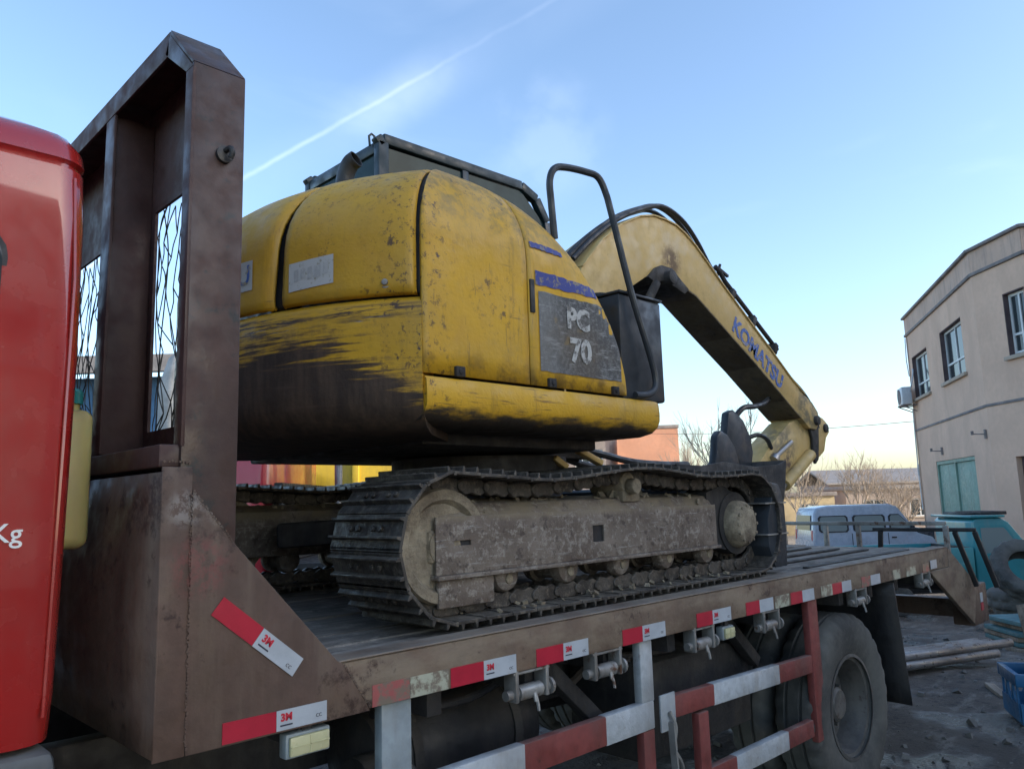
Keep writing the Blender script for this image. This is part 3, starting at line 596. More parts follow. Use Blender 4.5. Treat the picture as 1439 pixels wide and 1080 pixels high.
# ------------------------------------------------------------------ excavator materials
def yellow(name, base, kind='side'):
    n = NT(name); x, y, z = n.xyz()
    c = n.mix(n.sm(n.noise(2.0, 5), 0.3, 0.7), mul(base, 0.88), mul(base, 1.08))
    c = n.mix(n.sm(n.noise(5, 6, None, 0.65), 0.45, 0.75, 0, 0.35), c, (base[0] * 0.72, base[1] * 0.66, base[2] + 0.02))          # dull grime
    c = n.mix(n.sm(n.noise(1.0, 6, n.scale((11, 11, 1.1)), 0.7), 0.54, 0.74, 0, 0.5), c, (0.19, 0.115, 0.03))                # run marks
    c = n.mix(n.sm(n.noise(3.1, 7, None, 0.7), 0.52, 0.76, 0, 0.45), c, (0.28, 0.20, 0.07))                                  # dusty film
    edge = n.math('MAXIMUM', n.sm(n.math('ABSOLUTE', n.math('SUBTRACT', n.math('ADD', x, n.math('MULTIPLY', n.noise(3, 3), 0.16)), 1.78)), 0.02, 0.20, 1, 0), n.math('MAXIMUM', n.sm(z, 2.86, 3.06), n.sm(n.noise(1.5, 2), 0.50, 0.66, 0, 0.85)))
    spk = n.math('MULTIPLY', n.sm(n.noise(36, 7, None, 0.78), 0.545, 0.60), edge)
    c = n.mix(n.math('MULTIPLY', spk, 0.8), c, (0.085, 0.045, 0.022))                                                       # rust freckles near seams and the top
    chips = n.math('MULTIPLY', n.sm(n.noise(9, 8, None, 0.78), 0.60, 0.63), edge)
    c = n.mix(chips, c, (0.06, 0.036, 0.028))
    hs = n.math('MULTIPLY', n.sm(n.noise(1.0, 5, n.scale((4, 4, 90)), 0.65), 0.64, 0.69, 0, 0.6), n.sm(n.noise(2.4, 3), 0.5, 0.62)); c = n.mix(hs, c, (0.15, 0.085, 0.03))   # rub lines
    rgh = n.sm(n.noise(8, 4), 0.3, 0.7, 0.38, 0.7)
    if kind == 'cw':
        ang = n.math('ARCTAN2', n.math('SUBTRACT', y, 3.155), n.math('SUBTRACT', 2.85, x))     # 0 at the tail, grows to either side
        v = n.comb(n.math('MULTIPLY', ang, 4.0), 0.0, n.math('MULTIPLY', z, 46.0)); v2 = n.comb(n.math('MULTIPLY', ang, 3.0), 2.0, n.math('MULTIPLY', z, 9.0))
        v3 = n.comb(n.math('MULTIPLY', ang, 22.0), 5.0, n.math('MULTIPLY', z, 160.0))
        s1 = n.noise(1.0, 7, v, 0.65, 0.3); s2 = n.noise(1.0, 4, v2); s3 = n.noise(1.0, 5, v3, 0.7)
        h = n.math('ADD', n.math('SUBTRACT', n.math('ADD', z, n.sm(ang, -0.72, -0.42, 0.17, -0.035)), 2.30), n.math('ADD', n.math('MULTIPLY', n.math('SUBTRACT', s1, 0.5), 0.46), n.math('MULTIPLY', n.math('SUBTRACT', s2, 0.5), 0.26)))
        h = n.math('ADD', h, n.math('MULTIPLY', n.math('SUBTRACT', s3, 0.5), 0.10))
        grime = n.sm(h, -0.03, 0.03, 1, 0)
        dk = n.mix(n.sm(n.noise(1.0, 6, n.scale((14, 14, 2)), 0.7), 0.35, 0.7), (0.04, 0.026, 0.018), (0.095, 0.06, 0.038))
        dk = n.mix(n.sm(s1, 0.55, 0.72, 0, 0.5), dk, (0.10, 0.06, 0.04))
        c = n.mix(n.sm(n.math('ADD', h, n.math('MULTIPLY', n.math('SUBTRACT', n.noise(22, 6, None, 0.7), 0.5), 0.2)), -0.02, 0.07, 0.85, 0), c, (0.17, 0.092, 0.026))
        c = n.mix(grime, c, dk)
        scar = n.math('MULTIPLY', n.math('MULTIPLY', n.sm(n.noise(1.0, 6, n.comb(n.math('MULTIPLY', ang, 7.0), 9.0, n.math('MULTIPLY', z, 60.0)), 0.7), 0.46, 0.56), n.sm(z, 2.36, 2.39)), n.sm(z, 2.445, 2.465, 1, 0))
        c = n.mix(n.math('MULTIPLY', scar, n.sm(s2, 0.36, 0.52)), c, (0.055, 0.034, 0.026))
        sil = n.math('MULTIPLY', n.math('MULTIPLY', n.sm(s3, 0.5, 0.62), n.sm(z, 2.385, 2.395)), n.math('MULTIPLY', n.sm(z, 2.405, 2.42, 1, 0), n.sm(s2, 0.42, 0.55)))
        c = n.mix(sil, c, (0.32, 0.31, 0.29))
        rgh = n.mix(grime, rgh, (0.75, 0.75, 0.75))
    if kind == 'skirt':
        low = n.sm(n.math('ADD', z, n.math('MULTIPLY', n.math('SUBTRACT', n.noise(1.0, 6, n.scale((5, 5, 22)), 0.65), 0.5), 0.14)), 2.045, 2.085, 1, 0)
        c = n.mix(low, c, (0.05, 0.038, 0.028))
        sc = n.sm(n.noise(1.0, 6, n.scale((5, 5, 75)), 0.7), 0.58, 0.66, 0, 0.7); c = n.mix(sc, c, (0.11, 0.06, 0.03))
    if kind == 'side':
        sc = n.math('MULTIPLY', n.sm(n.noise(1.0, 5, n.scale((30, 30, 4), rot=(0, R(35), 0)), 0.7), 0.60, 0.66, 0, 0.5), n.sm(n.noise(1.1, 3), 0.4, 0.6)); c = n.mix(sc, c, (0.16, 0.10, 0.03))
        dsty = n.math('MULTIPLY', n.sm(n.noise(16, 6, None, 0.7), 0.42, 0.62, 0, 0.65), n.sm(z, 2.62, 2.95)); c = n.mix(dsty, c, (0.22, 0.17, 0.075))
        foot = n.math('MULTIPLY', n.sm(z, 2.2, 2.34, 1, 0), n.sm(n.noise(7, 6, None, 0.7), 0.45, 0.62, 0, 0.75)); c = n.mix(foot, c, (0.10, 0.06, 0.025))
    n.bump(n.math('ADD', n.noise(55, 5), n.math('MULTIPLY', n.noise(3.2, 3), 7.0)), 0.16, 0.012)
    return n.done(c, rgh)
def _blob2(n, p, r):
    v = n.t.nodes.new('ShaderNodeVectorMath'); v.operation = 'DISTANCE'; n.L.new(n.P, v.inputs[0]); v.inputs[1].default_value = p; return n.sm(v.outputs['Value'], r * .3, r, 1, 0)
YB = (0.60, 0.335, 0.016)
M['yside'] = yellow('worn_yellow_paint', YB, 'side'); M['yhood'] = yellow('hood_yellow_paint', (0.57, 0.32, 0.022), 'hood'); M['ycw'] = yellow('scraped_yellow_paint', YB, 'cw'); M['yskirt'] = yellow('skirt_yellow_paint', YB, 'skirt')
M['yboom'] = weather('faded_boom_yellow', (0.58, 0.395, 0.145), var=0.12, stain=(0.24, 0.17, 0.08), st_amt=0.45, st_thr=0.58, st_scale=(3, 3, 3), rust=(0.10, 0.06, 0.035), r_thr=0.68, r_scale=14, rough=0.55, bump=0.08)
_t = M['yboom'].node_tree; _n = NT.__new__(NT); _n.m = M['yboom']; _n.t = _t; _n.L = _t.links; _n.b = _t.nodes['Principled BSDF']; _n.P = [q for q in _t.nodes if q.type == 'NEW_GEOMETRY'][0].outputs['Position']   # bend_stain
_c = _n.b.inputs['Base Color'].links[0].from_socket; _g = _n.noise(12, 6, None, 0.7)
for _p, _r, _col, _a in (((4.62, 3.02, 3.40), 0.16, (0.11, 0.065, 0.045), .85), ((6.6, 3.05, 2.45), 0.3, (0.13, 0.13, 0.10), .8), ((6.2, 3.07, 2.12), .3, (.14, .12, .085), .8), ((6.25, 3.07, 2.0), .1, (.10, .055, .045), .9)):
    _c = _n.mix(_n.math('MULTIPLY', _n.math('MULTIPLY', _blob2(_n, _p, _r), _n.sm(_g, .38, .58)), _a), _c, _col)
_t.links.new(_c, _n.b.inputs['Base Color'])
n = NT('track_steel')
c = n.mix(n.sm(n.noise(7, 5), 0.3, 0.7), (0.04, 0.034, 0.03), (0.10, 0.088, 0.075)); c = n.mix(n.sm(n.noise(30, 6, None, 0.7), 0.48, 0.68), c, (0.17, 0.145, 0.115))
c = n.mix(n.sm(n.noise(90, 4), 0.58, 0.7, 0, 0.7), c, (0.02, 0.018, 0.017)); n.bump(n.noise(80, 5), 0.5, 0.006)
c = n.mix(n.math('MULTIPLY', n.sm(n.nz(), 0.5, 0.95), n.sm(n.noise(14, 5), 0.35, 0.65, 0.1, 0.6)), c, (0.27, 0.23, 0.175))
M['track'] = n.done(c, n.sm(n.noise(20, 4), 0.35, 0.7, 0.35, 0.8), 0.35)
n = NT('worn_frame_steel'); x, y, z = n.xyz()
c = n.mix(n.sm(n.noise(5, 6, None, 0.65), 0.35, 0.68), (0.12, 0.09, 0.07), (0.215, 0.175, 0.14))
c = n.mix(n.sm(n.noise(34, 7, None, 0.75), 0.50, 0.62, 0, 0.8), c, (0.32, 0.285, 0.24)); c = n.mix(n.sm(n.noise(1.0, 6, n.scale((6, 6, 85)), 0.7), 0.58, 0.66, 0, 0.7), c, (0.33, 0.31, 0.28)); c = n.mix(n.sm(n.noise(20, 6, None, 0.7), 0.53, 0.65, 0, 0.8), c, (0.055, 0.038, 0.03))
c = n.mix(n.math('MULTIPLY', n.sm(z, 1.655, 1.70), n.sm(n.noise(9, 5), 0.3, 0.6)), c, (0.21, 0.165, 0.105)); n.bump(n.noise(60, 6), 0.5, 0.008)
M['frame'] = n.done(c, 0.62, 0.15)
M['belly'] = weather('shaded_boom_belly', (0.11, 0.082, 0.05), stain=(0.05, 0.04, 0.032), st_amt=0.7, rust=(0.04, 0.03, 0.025), r_thr=0.6, rough=0.7)  # dark base tone stands in for shade on the boom underside
n = NT('dry_mud'); c = n.mix(n.sm(n.noise(12, 6, None, 0.7), 0.35, 0.7), (0.20, 0.16, 0.11), (0.40, 0.335, 0.235)); c = n.mix(n.sm(n.noise(5, 4), 0.52, 0.72), c, (0.11, 0.08, 0.055)); n.bump(n.noise(40, 7, None, 0.7), 0.9, 0.015)
M['mud'] = n.done(c, 0.95)
M['cabsteel'] = weather('dark_teal_cab_steel', (0.014, 0.028, 0.034), dust=(0.06, 0.07, 0.075), rough=0.45, bump=0.05)
M['tankblue'] = weather('dark_blue_grey_tank', (0.024, 0.03, 0.038), stain=(0.05, 0.052, 0.055), st_amt=0.5, dust=(0.09, 0.09, 0.085), rough=0.5, bump=0.08)
n = NT('tinted_cab_glass')
M['cabglass'] = n.done(n.mix(n.sm(n.noise(3, 5), 0.35, 0.7), (0.012, 0.032, 0.034), (0.035, 0.065, 0.066)), 0.12, 0.0, 0.1)
M['hose'] = weather('black_hose_rubber', (0.02, 0.02, 0.022), rough=0.5, bump=0, dust=(0.07, 0.07, 0.07))
M['chrome'] = NT('cylinder_rod').done((0.35, 0.34, 0.33), 0.35, 0.8)
n = NT('worn_black_decal')
c = n.mix(n.sm(n.noise(60, 6, None, 0.75), 0.42, 0.7), (0.055, 0.055, 0.055), (0.19, 0.19, 0.185)); c = n.mix(n.sm(n.noise(1.0, 6, n.scale((9, 9, 55), rot=(0, R(14), 0)), 0.75), 0.54, 0.64, 0, 0.8), c, (0.30, 0.30, 0.29))
c = n.mix(n.sm(n.noise(6, 6, None, 0.7), 0.58, 0.68, 0, 0.85), c, (0.30, 0.19, 0.04)); c = n.mix(n.sm(n.xyz()[0], 2.33, 2.5, 0.45, 0), c, (0.24, 0.24, 0.23)); c = n.mix(n.sm(n.noise(3, 4), 0.4, 0.65, 0, 0.5), c, (0.12, 0.085, 0.05))
M['decal'] = n.done(c, 0.6)
def worn(name, a, under, thr=0.55):
    n = NT(name); c = n.mix(n.sm(n.noise(34, 7, None, 0.72), thr - 0.03, thr + 0.06), a, under); return n.done(c, 0.6)
M['decaltext'] = worn('worn_light_letters', (0.46, 0.45, 0.42), (0.14, 0.13, 0.12), 0.535); M['blue'] = worn('worn_blue_stripe', (0.035, 0.05, 0.24), (0.24, 0.20, 0.14), 0.545); M['blueletter'] = worn('worn_blue_letters', (0.05, 0.12, 0.38), (0.36, 0.30, 0.2), 0.545)
M['sticker'] = worn('worn_white_sticker', (0.50, 0.50, 0.49), (0.30, 0.28, 0.22), 0.58); M['smudge'] = worn('faint_sticker_print', (0.38, 0.38, 0.38), (0.46, 0.46, 0.45), 0.52)

# ------------------------------------------------------------------ excavator
CX, CY = 2.85, 3.155
E = empty('excavator', (CX, CY, DK), label='weathered yellow crawler excavator standing on the flatbed with its boom folded over the tail', cat='excavator', world=True)
# --- tracks
WR, WZ, WXL, WXR = 0.262, 1.587, 1.815, 3.9
path = []
for i in range(60): path.append((WXL + (WXR - WXL) * i / 60, WZ - WR))
for i in range(30): a = -math.pi / 2 + math.pi * i / 30; path.append((WXR + WR * math.cos(a), WZ + WR * math.sin(a)))
for p in catmull([(WXR, WZ + WR, 0), (3.45, 1.838, 0), (2.93, 1.874, 0), (2.36, 1.826, 0), (2.05, 1.836, 0), (WXL, WZ + WR, 0)], 12): path.append((p.x, p.y))
for i in range(30): a = math.pi / 2 + math.pi * i / 30; path.append((WXL + WR * math.cos(a), WZ + WR * math.sin(a)))
path.append(path[0]); acc = [0.0]
for p, q in zip(path, path[1:]): acc.append(acc[-1] + math.hypot(q[0] - p[0], q[1] - p[1]))
NSH = round(acc[-1] / 0.128); PIT = acc[-1] / NSH
def at_path(s):
    s %= acc[-1]
    for i in range(len(acc) - 1):
        if acc[i + 1] >= s and acc[i + 1] > acc[i]:
            t = (s - acc[i]) / (acc[i + 1] - acc[i]); return (path[i][0] + (path[i + 1][0] - path[i][0]) * t, path[i][1] + (path[i + 1][1] - path[i][1]) * t)
sw = 0.42
shoe_b = B(); shoe_b.box((0, 0, -0.006), (PIT - 0.006, sw, 0.012))
for gx_ in (-0.044, 0.02): shoe_b.box((gx_, 0, 0.009), (0.016, sw, 0.0195), taper=(0.5, 1.0))
shoe_b.bar((PIT * .45, -sw / 2, -.008), (PIT * .45, sw / 2, -.008), .014, .016)
for bx_, by_ in ((-0.012, -0.09), (-0.012, -0.045), (-0.012, 0.045), (-0.012, 0.09)): shoe_b.cyl((bx_, by_, -0.001), (bx_, by_, 0.011), 0.011, 6)
link_b = B()
for ly in (-0.07, 0.07):
    link_b.prism([(-0.07, -0.06), (-0.045, -0.075), (0.0, -0.066), (0.03, -0.075), (0.062, -0.058), (0.062, -0.022), (0.03, -0.0125), (-0.05, -0.0125), (-0.07, -0.03)], ly - 0.014 * (1 if ly < 0 else .6), ly + 0.014 * (1 if ly > 0 else .6))
link_b.cyl((0.055, -0.092, -0.042), (0.055, 0.092, -0.042), 0.02, 10)
def track(side):
    # side -1: near track whose outside looks towards -Y
    yc = CY + side * (CY - 2.11 - sw / 2)
    root = empty('track', (0, 0, 0)); root.parent = E; reg(root, (CX, CY, DK))
    def yy(d): return yc + side * d            # d > 0 is outboard
    for i in range(NSH):
        s = (i + 0.35) * PIT; p, q = at_path(s - PIT * .42), at_path(s + PIT * .42)
        c_ = at_path(s); ang = math.atan2(q[1] - p[1], q[0] - p[0])
        Mx = Matrix.Translation(Vector((c_[0], yc, c_[1])) - Vector((CX, CY, DK))) @ Matrix.Rotation(-ang, 4, 'Y') @ Matrix.Rotation(math.pi, 4, 'X')
        for key, bb_, nm in (('shoe', shoe_b, 'track_shoe'), ('link', link_b, 'chain_link')):
            if key not in SHARED:
                o = bb_.build(nm, M['track'], root, local=True, bevel=0.0015 if key == 'shoe' else 0.003, seg=1); SHARED[key] = o
            else:
                o = bpy.data.objects.new(nm, SHARED[key].data); col.objects.link(o); o.parent = root
            o.matrix_local = Mx @ Matrix.Rotation(random.uniform(-.012, .012), 4, 'Y')
    # frame
    ys = sorted((yy(0.12), yy(-0.14))); out_ = yy(0.12)
    b = B(); prof = [(yy(0.118), 1.49), (yy(0.118), 1.675), (yy(0.075), 1.735), (yy(-0.06), 1.755), (yy(-0.13), 1.72), (yy(-0.13), 1.49)]
    b.prism(prof, 1.80, 3.62, 'x'); fr = b.build('track_frame', M['frame'], root, bevel=0.006)
    b = B(); b.holed(1.765, 3.615, 1.487, 1.69, yy(0.13), yy(0.1195), [(1.85, 1.93, 1.585, 1.603), (2.625, 2.70, 1.555, 1.625)]); b.build('frame_plate', M['frame'], fr, bevel=0.002)
    for q0, q1, q2, q3 in ((2.62, 2.705, 1.55, 1.63), (1.845, 1.935, 1.58, 1.608)): b = B(); b.bb(q0, q1, min(yy(.1195), yy(.1185)), max(yy(.1195), yy(.1185)), q2, q3); b.build('frame_hollow', M['black'], fr)
    b = B(); b.box((2.69, yy(0.125), 1.4785), (1.86, 0.05, 0.016)); b.build('frame_lip', M['frame'], fr, bevel=0.003)
    b = B(); b.box((1.91, yy(0.118), 1.42), (0.27, 0.02, 0.10)); b.build('roller_guard', M['frame'], fr, bevel=0.012)
    # idler at the tail end, drive at the other
    b = B(); hw = 0.075
    b.lathe([(0.0, -hw - .012), (0.07, -hw - .012), (0.075, -hw + .005), (0.15, -hw + .012), (0.165, -hw - .012), (0.2, -hw - .012), (0.206, -hw + .01), (0.186, -0.03), (0.186, 0.03), (0.206, hw - .01), (0.2, hw + .012), (0.165, hw + .012), (0.15, hw - .012), (0.075, hw - .005), (0.07, hw + .012), (0.0, hw + .012)], (WXL, yy(0.035), WZ), 'y', 48)
    b.build('idler', M['mud'], root, smooth=True, angle=30)
    b = B(); b.bar((1.74, yy(0.1), WZ), (1.86, yy(0.1), WZ), .04, .12); b.build('idler_yoke', M['mud'], root, bevel=0.02)
    b = B()
    for k in range(23):
        a = 2 * math.pi * k / 23; b.box((WXR + .19 * math.cos(a), yy(-.01), WZ + .19 * math.sin(a)), (.035, .05, .03), Matrix.Rotation(-a, 3, 'Y'))
    b.cyl((WXR, yy(-.035), WZ), (WXR, yy(.02), WZ), .182, 40); b.build('drive_sprocket', M['track'], root, smooth=True, angle=30)
    b = B(); b.cyl((WXR - .04, yy(-0.16), WZ), (WXR - .04, yy(0.10), WZ), 0.165, 36); b.prism([(3.6, 1.48), (3.6, 1.75), (3.76, 1.79), (3.86, 1.75), (3.86, 1.5), (3.76, 1.45)], *sorted((yy(.09), yy(-.1)))); dh = b.build('drive_housing', M['dark'], root, smooth=True, angle=30)
    b = B(); s_ = side
    b.lathe([(0.0, s_ * .035), (0.085, s_ * .035), (0.105, s_ * .026), (0.118, s_ * .008), (0.124, -s_ * .02), (0.124, -s_ * .06)], (WXR - .04, yy(.14), WZ - .005), 'y', 40)
    for k in range(12): a = k * math.pi / 6; b.cyl((WXR - .04 + .095 * math.cos(a), yy(.16), WZ - .005 + .095 * math.sin(a)), (WXR - .04 + .095 * math.cos(a), yy(.177), WZ - .005 + .095 * math.sin(a)), .009, 6)
    b.build('drive_cover', M['mud'], dh, smooth=True, angle=30)
    for k in range(5):
        x = 2.13 + k * 0.355
        b = B(); b.lathe([(0.0, -.115), (0.04, -.115), (0.06, -.105), (0.066, -.09), (0.066, -.06), (0.05, -.055), (0.05, .055), (0.066, .06), (0.066, .09), (0.06, .105), (0.04, .115), (0.0, .115)], (x, yc, 1.462), 'y', 28)
        b.build('track_roller', M['frame'], root, smooth=True, angle=35)
        b = B(); b.box((x, yy(.085), 1.465), (.06, .035, .045)); b.cyl((x, yy(.09), 1.445), (x, yy(.122), 1.445), .02, 12); b.build('roller_bracket', M['mud'], root, bevel=0.008)
    b = B(); b.cyl((2.93, yy(-.1), 1.805), (2.93, yy(.1), 1.805), .052, 24); b.cyl((2.93, yy(.1), 1.79), (2.93, yy(.15), 1.79), .036, 16); b.box((2.95, yy(.05), 1.745), (.13, .1, .05)); b.build('carrier_roller', M['mud'], root, bevel=0.008)
    # caked mud along the top of the frame and on the lower links
    b = B(); rnd = random.Random(11 + side)
    for k in range(90):
        t = rnd.random(); x = 1.95 + 1.6 * t; d = rnd.uniform(-.1, .10); zt_ = 1.735 if d < .07 else 1.70
        r_ = rnd.uniform(.005, .017) * (1.7 if 2.65 < x < 3.25 and rnd.random() < .4 else 1); b.box((x, yy(d), zt_ + r_ * .2), (r_ * 2.4, r_ * 2, r_ * rnd.uniform(.8, 1.6)), Matrix.Rotation(rnd.random() * 3, 3, (rnd.random(), rnd.random(), rnd.random() + .1)))
    for k in range(40):
        x = rnd.uniform(1.9, 3.8); r_ = rnd.uniform(.004, .012); b.box((x, yy(rnd.uniform(.07, .19)), 1.328 + .012 + r_ * .3), (r_ * 2.4, r_ * 2, r_), Matrix.Rotation(rnd.random() * 3, 3, (rnd.random(), rnd.random(), rnd.random() + .1)))
    tag(b.build('caked_mud', M['mud'], root, bevel=0.0), kind='stuff')
SHARED = {}
track(-1); track(1)
b = B(); b.bb(2.3, 3.4, 2.62, 3.69, 1.5, 1.68); b.bar((1.95, 2.62, 1.6), (2.5, 2.9, 1.62), .2, .12); b.bar((3.7, 2.62, 1.6), (3.2, 2.9, 1.62), .2, .12); b.bar((1.95, 3.69, 1.6), (2.5, 3.4, 1.62), .2, .12); b.bar((3.7, 3.69, 1.6), (3.2, 3.4, 1.62), .2, .12); b.build('car_body', M['dark'], E, bevel=0.02)
b = B(); b.lathe([(0.42, 1.67), (0.44, 1.70), (0.44, 1.78), (0.40, 1.80), (0.40, 1.86), (0.47, 1.88), (0.47, 1.96)], (CX, CY, 0), 'z', 56); b.build('turntable', M['dark'], E, smooth=True, angle=30)
# --- revolving frame
b = B(); b.bb(1.95, 3.05, 2.5, 4.0, 1.975, 2.10); b.bb(2.2, 3.78, 3.3, 4.14, 2.0, 2.17); b.bb(3.0, 3.45, 2.85, 3.55, 1.96, 2.15); b.build('revolving_frame', M['dark'], E, bevel=0.012)
th0, th1 = math.atan2(2.16 - CY, 1.69 - CX) % (2 * math.pi), math.atan2(2 * CY - 2.16 - CY, 1.69 - CX)
RR = math.hypot(2.16 - CY, 1.69 - CX)
def arc(th, rho, z): return (CX + (RR - rho) * math.cos(th), CY + (RR - rho) * math.sin(th), z)
b = B(); cwp = [(.30, 1.99), (.16, 1.992), (.075, 2.01), (.025, 2.05), (.004, 2.10), (0, 2.16), (-.004, 2.3), (0, 2.43), (.008, 2.462), (.025, 2.48), (.05, 2.486), (.6, 2.487), (.6, 1.99)]
rings = []
NA = 48
for i in range(NA + 1):
    th = th0 + (th1 - th0) * i / NA; rings.append([b.bm.verts.new(arc(th, r_, z_)) for r_, z_ in cwp])
for A, C_ in zip(rings, rings[1:]):
    for k in range(len(cwp)): b.bm.faces.new((A[k], A[(k + 1) % len(cwp)], C_[(k + 1) % len(cwp)], C_[k]))
b.bm.faces.new(rings[0]); b.bm.faces.new(rings[-1][::-1]); b.build('counterweight', M['ycw'], E, smooth=True, angle=40)
# --- engine hood, two rear panels with a gap
HT, RZ, RYS, HB = 3.155, 0.44, 0.42, 2.50
RA = RYS * RR / (CY - 2.16)
def hood_profile():
    o = [(0.022, HB - 0.012), (0.006, HB), (0.0, HB + 0.03)] + [(0.0, HB + 0.03 + (HT - RZ - HB - 0.03) * k / 3) for k in (1, 2, 3)]
    return o + [(RA * (1 - math.cos(t)), HT - RZ + RZ * math.sin(t)) for t in [math.pi / 2 * k / 12 for k in range(1, 13)]]
HP = hood_profile()
def hood_panel(ta, tb, edge=0.012, taper=0.0, taper_end=0):
    b = B(); rows = []; N = 26
    for i in range(N + 1):
        t = i / N; th = ta + (tb - ta) * t; e = 1 if i in (0, N) else 0
        f_ = taper * ((1 - t) if taper_end == 0 else t)
        rows.append([arc(th + f_ * (z_ - HB) / (HT - HB), r_ + (edge if e else 0.0), z_) for r_, z_ in HP])
    return b.grid(rows).build('hood_panel', M['yhood'], E, smooth=True, solid=0.014, angle=60)
gp = R(198.4)
hp1 = hood_panel(th0 - R(0.75), gp + R(0.45), taper=R(1.2), taper_end=1); hood_panel(gp - R(1.3), th1, taper=R(2.4), taper_end=0)
b = B(); rows = []
for i in range(5):
    th = gp - R(3) + R(6) * i / 4; rows.append([arc(th, r_ + 0.035, z_) for r_, z_ in HP])
b.grid(rows).build('hood_gap', M['black'], E, smooth=True)
b = B(); rows = []
for i in range(5):
    th = th0 - R(4) + R(4) * i / 4; rows.append([arc(th, r_ + 0.035, z_) for r_, z_ in HP])
b.grid(rows).build('hood_gap', M['black'], E, smooth=True)
b = B(); pts = [arc(th0 + (th1 - th0) * i / 24, RA - 0.01, 0)[:2] for i in range(25)] + [(2.35, 3.73), (2.35, 2.575)]
b.prism(pts, HT - 0.03, HT - 0.004, 'z'); b.build('hood_top', M['yhood'], E)
b = B(); b.bb(1.9, 2.62, 2.45, 4.05, 2.1, 2.9); b.bb(1.75, 2.6, 2.3, 4.1, 2.1, 2.45); b.build('engine_bay', M['black'], E)
# --- right hand side panels
def TX(X): return HT if X < 2.0 else 2.2 + (HT - 2.2) * max(0.0, 1 - ((X - 2.0) / 0.872) ** 2.6) ** 0.5
def side_y(X, z):
    t_ = TX(X); k = (t_ - 2.2) / (HT - 2.2); zr = t_ - RZ * k
    if z <= zr or k < 1e-3: return 2.16
    s_ = min(1, (z - zr) / (RZ * k)); return 2.16 + RYS * k * (1 - math.sqrt(1 - s_ * s_))
def side_panel(xs, trim, name='side_panel'):
    b = B(); rows = []
    for X0 in xs:
        col_ = []
        for k in range(7): col_.append((k / 6, None))
        for k in range(1, 13): col_.append((None, math.pi / 2 * k / 12))
        r_ = []
        for lin, t in col_:
            X = X0
            def ev(X):
                t_ = TX(X); k = (t_ - 2.2) / (HT - 2.2); zr = t_ - RZ * k
                if lin is not None: return 2.16, 2.2 + (zr - 2.2) * lin
                return 2.16 + RYS * k * (1 - math.cos(t)), zr + RZ * k * math.sin(t)
            y, z = ev(X)
            if trim: X = max(X, 1.69 + 0.004 + (y - 2.16) * (CX - 1.69) / (CY - 2.16)); y, z = ev(X)
            r_.append((X, y, z))
        rows.append(r_)
    return b.grid(rows).build(name, M['yside'], E, smooth=True, solid=0.012, angle=60)
side_panel([1.694 + (2.236 - 1.694) * i / 16 for i in range(17)], True)
door = side_panel([2.244 + (2.871 - 2.244) * math.sin(math.pi / 2 * i / 22) for i in range(23)], False, 'side_door')
b = B(); sk = [(2.162, 2.188), (2.152, 2.175), (2.148, 2.13), (2.150, 2.09), (2.165, 2.06), (2.20, 2.035), (2.27, 2.022), (2.7, 2.022), (2.7, 2.188)]
xs = [(1.702, 0), (3.08, 0), (3.115, 0.006), (3.135, 0.02), (3.142, 0.04)]
rings = [[b.bm.verts.new((x, y + d * (1 if y < 2.6 else 0), z + (d * .6 if z < 2.1 else -d * .3))) for y, z in sk] for x, d in xs]
for A, C_ in zip(rings, rings[1:]):
    for k in range(len(sk)): b.bm.faces.new((A[k], A[(k + 1) % len(sk)], C_[(k + 1) % len(sk)], C_[k]))
b.bm.faces.new(rings[0]); b.bm.faces.new(rings[-1][::-1]); b.build('side_skirt', M['yskirt'], E, smooth=True, angle=50)
# details on the door
def on_side(name, xs0, zf0, zf1, mat, parent, nx=14, nz=5, off=0.003, rag=0.0):
    b = B(); rows = []
    for i in range(nx + 1):
        X = xs0[0] + (xs0[1] - xs0[0]) * i / nx; a, c_ = zf0(X), zf1(X); rows.append([(X, side_y(X, a + (c_ - a) * k / nz) - off, a + (c_ - a) * k / nz + (random.uniform(-rag, rag) if k in (0, nz) else 0)) for k in range(nz + 1)])
    return b.grid(rows).build(name, mat, parent, smooth=True)
on_side('model_decal', (2.30, 2.835), lambda X: 2.262, lambda X: min(2.598, TX(X) - 0.045), M['decal'], door, rag=0.003)
on_side('blue_stripe', (2.285, 2.70), lambda X: 2.622 + 0.012 * (X - 2.28), lambda X: min(2.685 - 0.02 * (X - 2.28), TX(X) - 0.02), M['blue'], door, rag=0.004)
on_side('blue_stripe', (2.265, 2.48), lambda X: 2.782, lambda X: 2.81 - 0.03 * (X - 2.265), M['blue'], door, off=0.004, rag=0.003)
text('model_lettering', 'PC', 0.125, (2.545, 2.1545, 2.505), (1, 0, 0), (0, 0, 1), M['decaltext'], door, 0.0008, 0.006); text('model_lettering', '70', 0.14, (2.555, 2.1545, 2.365), (1, 0, 0), (0, 0, 1), M['decaltext'], door, 0.0008, 0.006)
b = B(); b.bb(2.25, 2.275, 2.152, 2.162, 2.50, 2.64); b.build('door_latch_slot', M['black'], door, bevel=0.002)
for x in (1.86, 2.36, 2.78): b = B(); b.bb(x - 0.022, x + 0.022, 2.145, 2.17, 2.195, 2.235); b.cyl((x, 2.14, 2.215), (x, 2.16, 2.215), .012, 8); b.build('panel_catch', M['dark'], E, bevel=0.005)
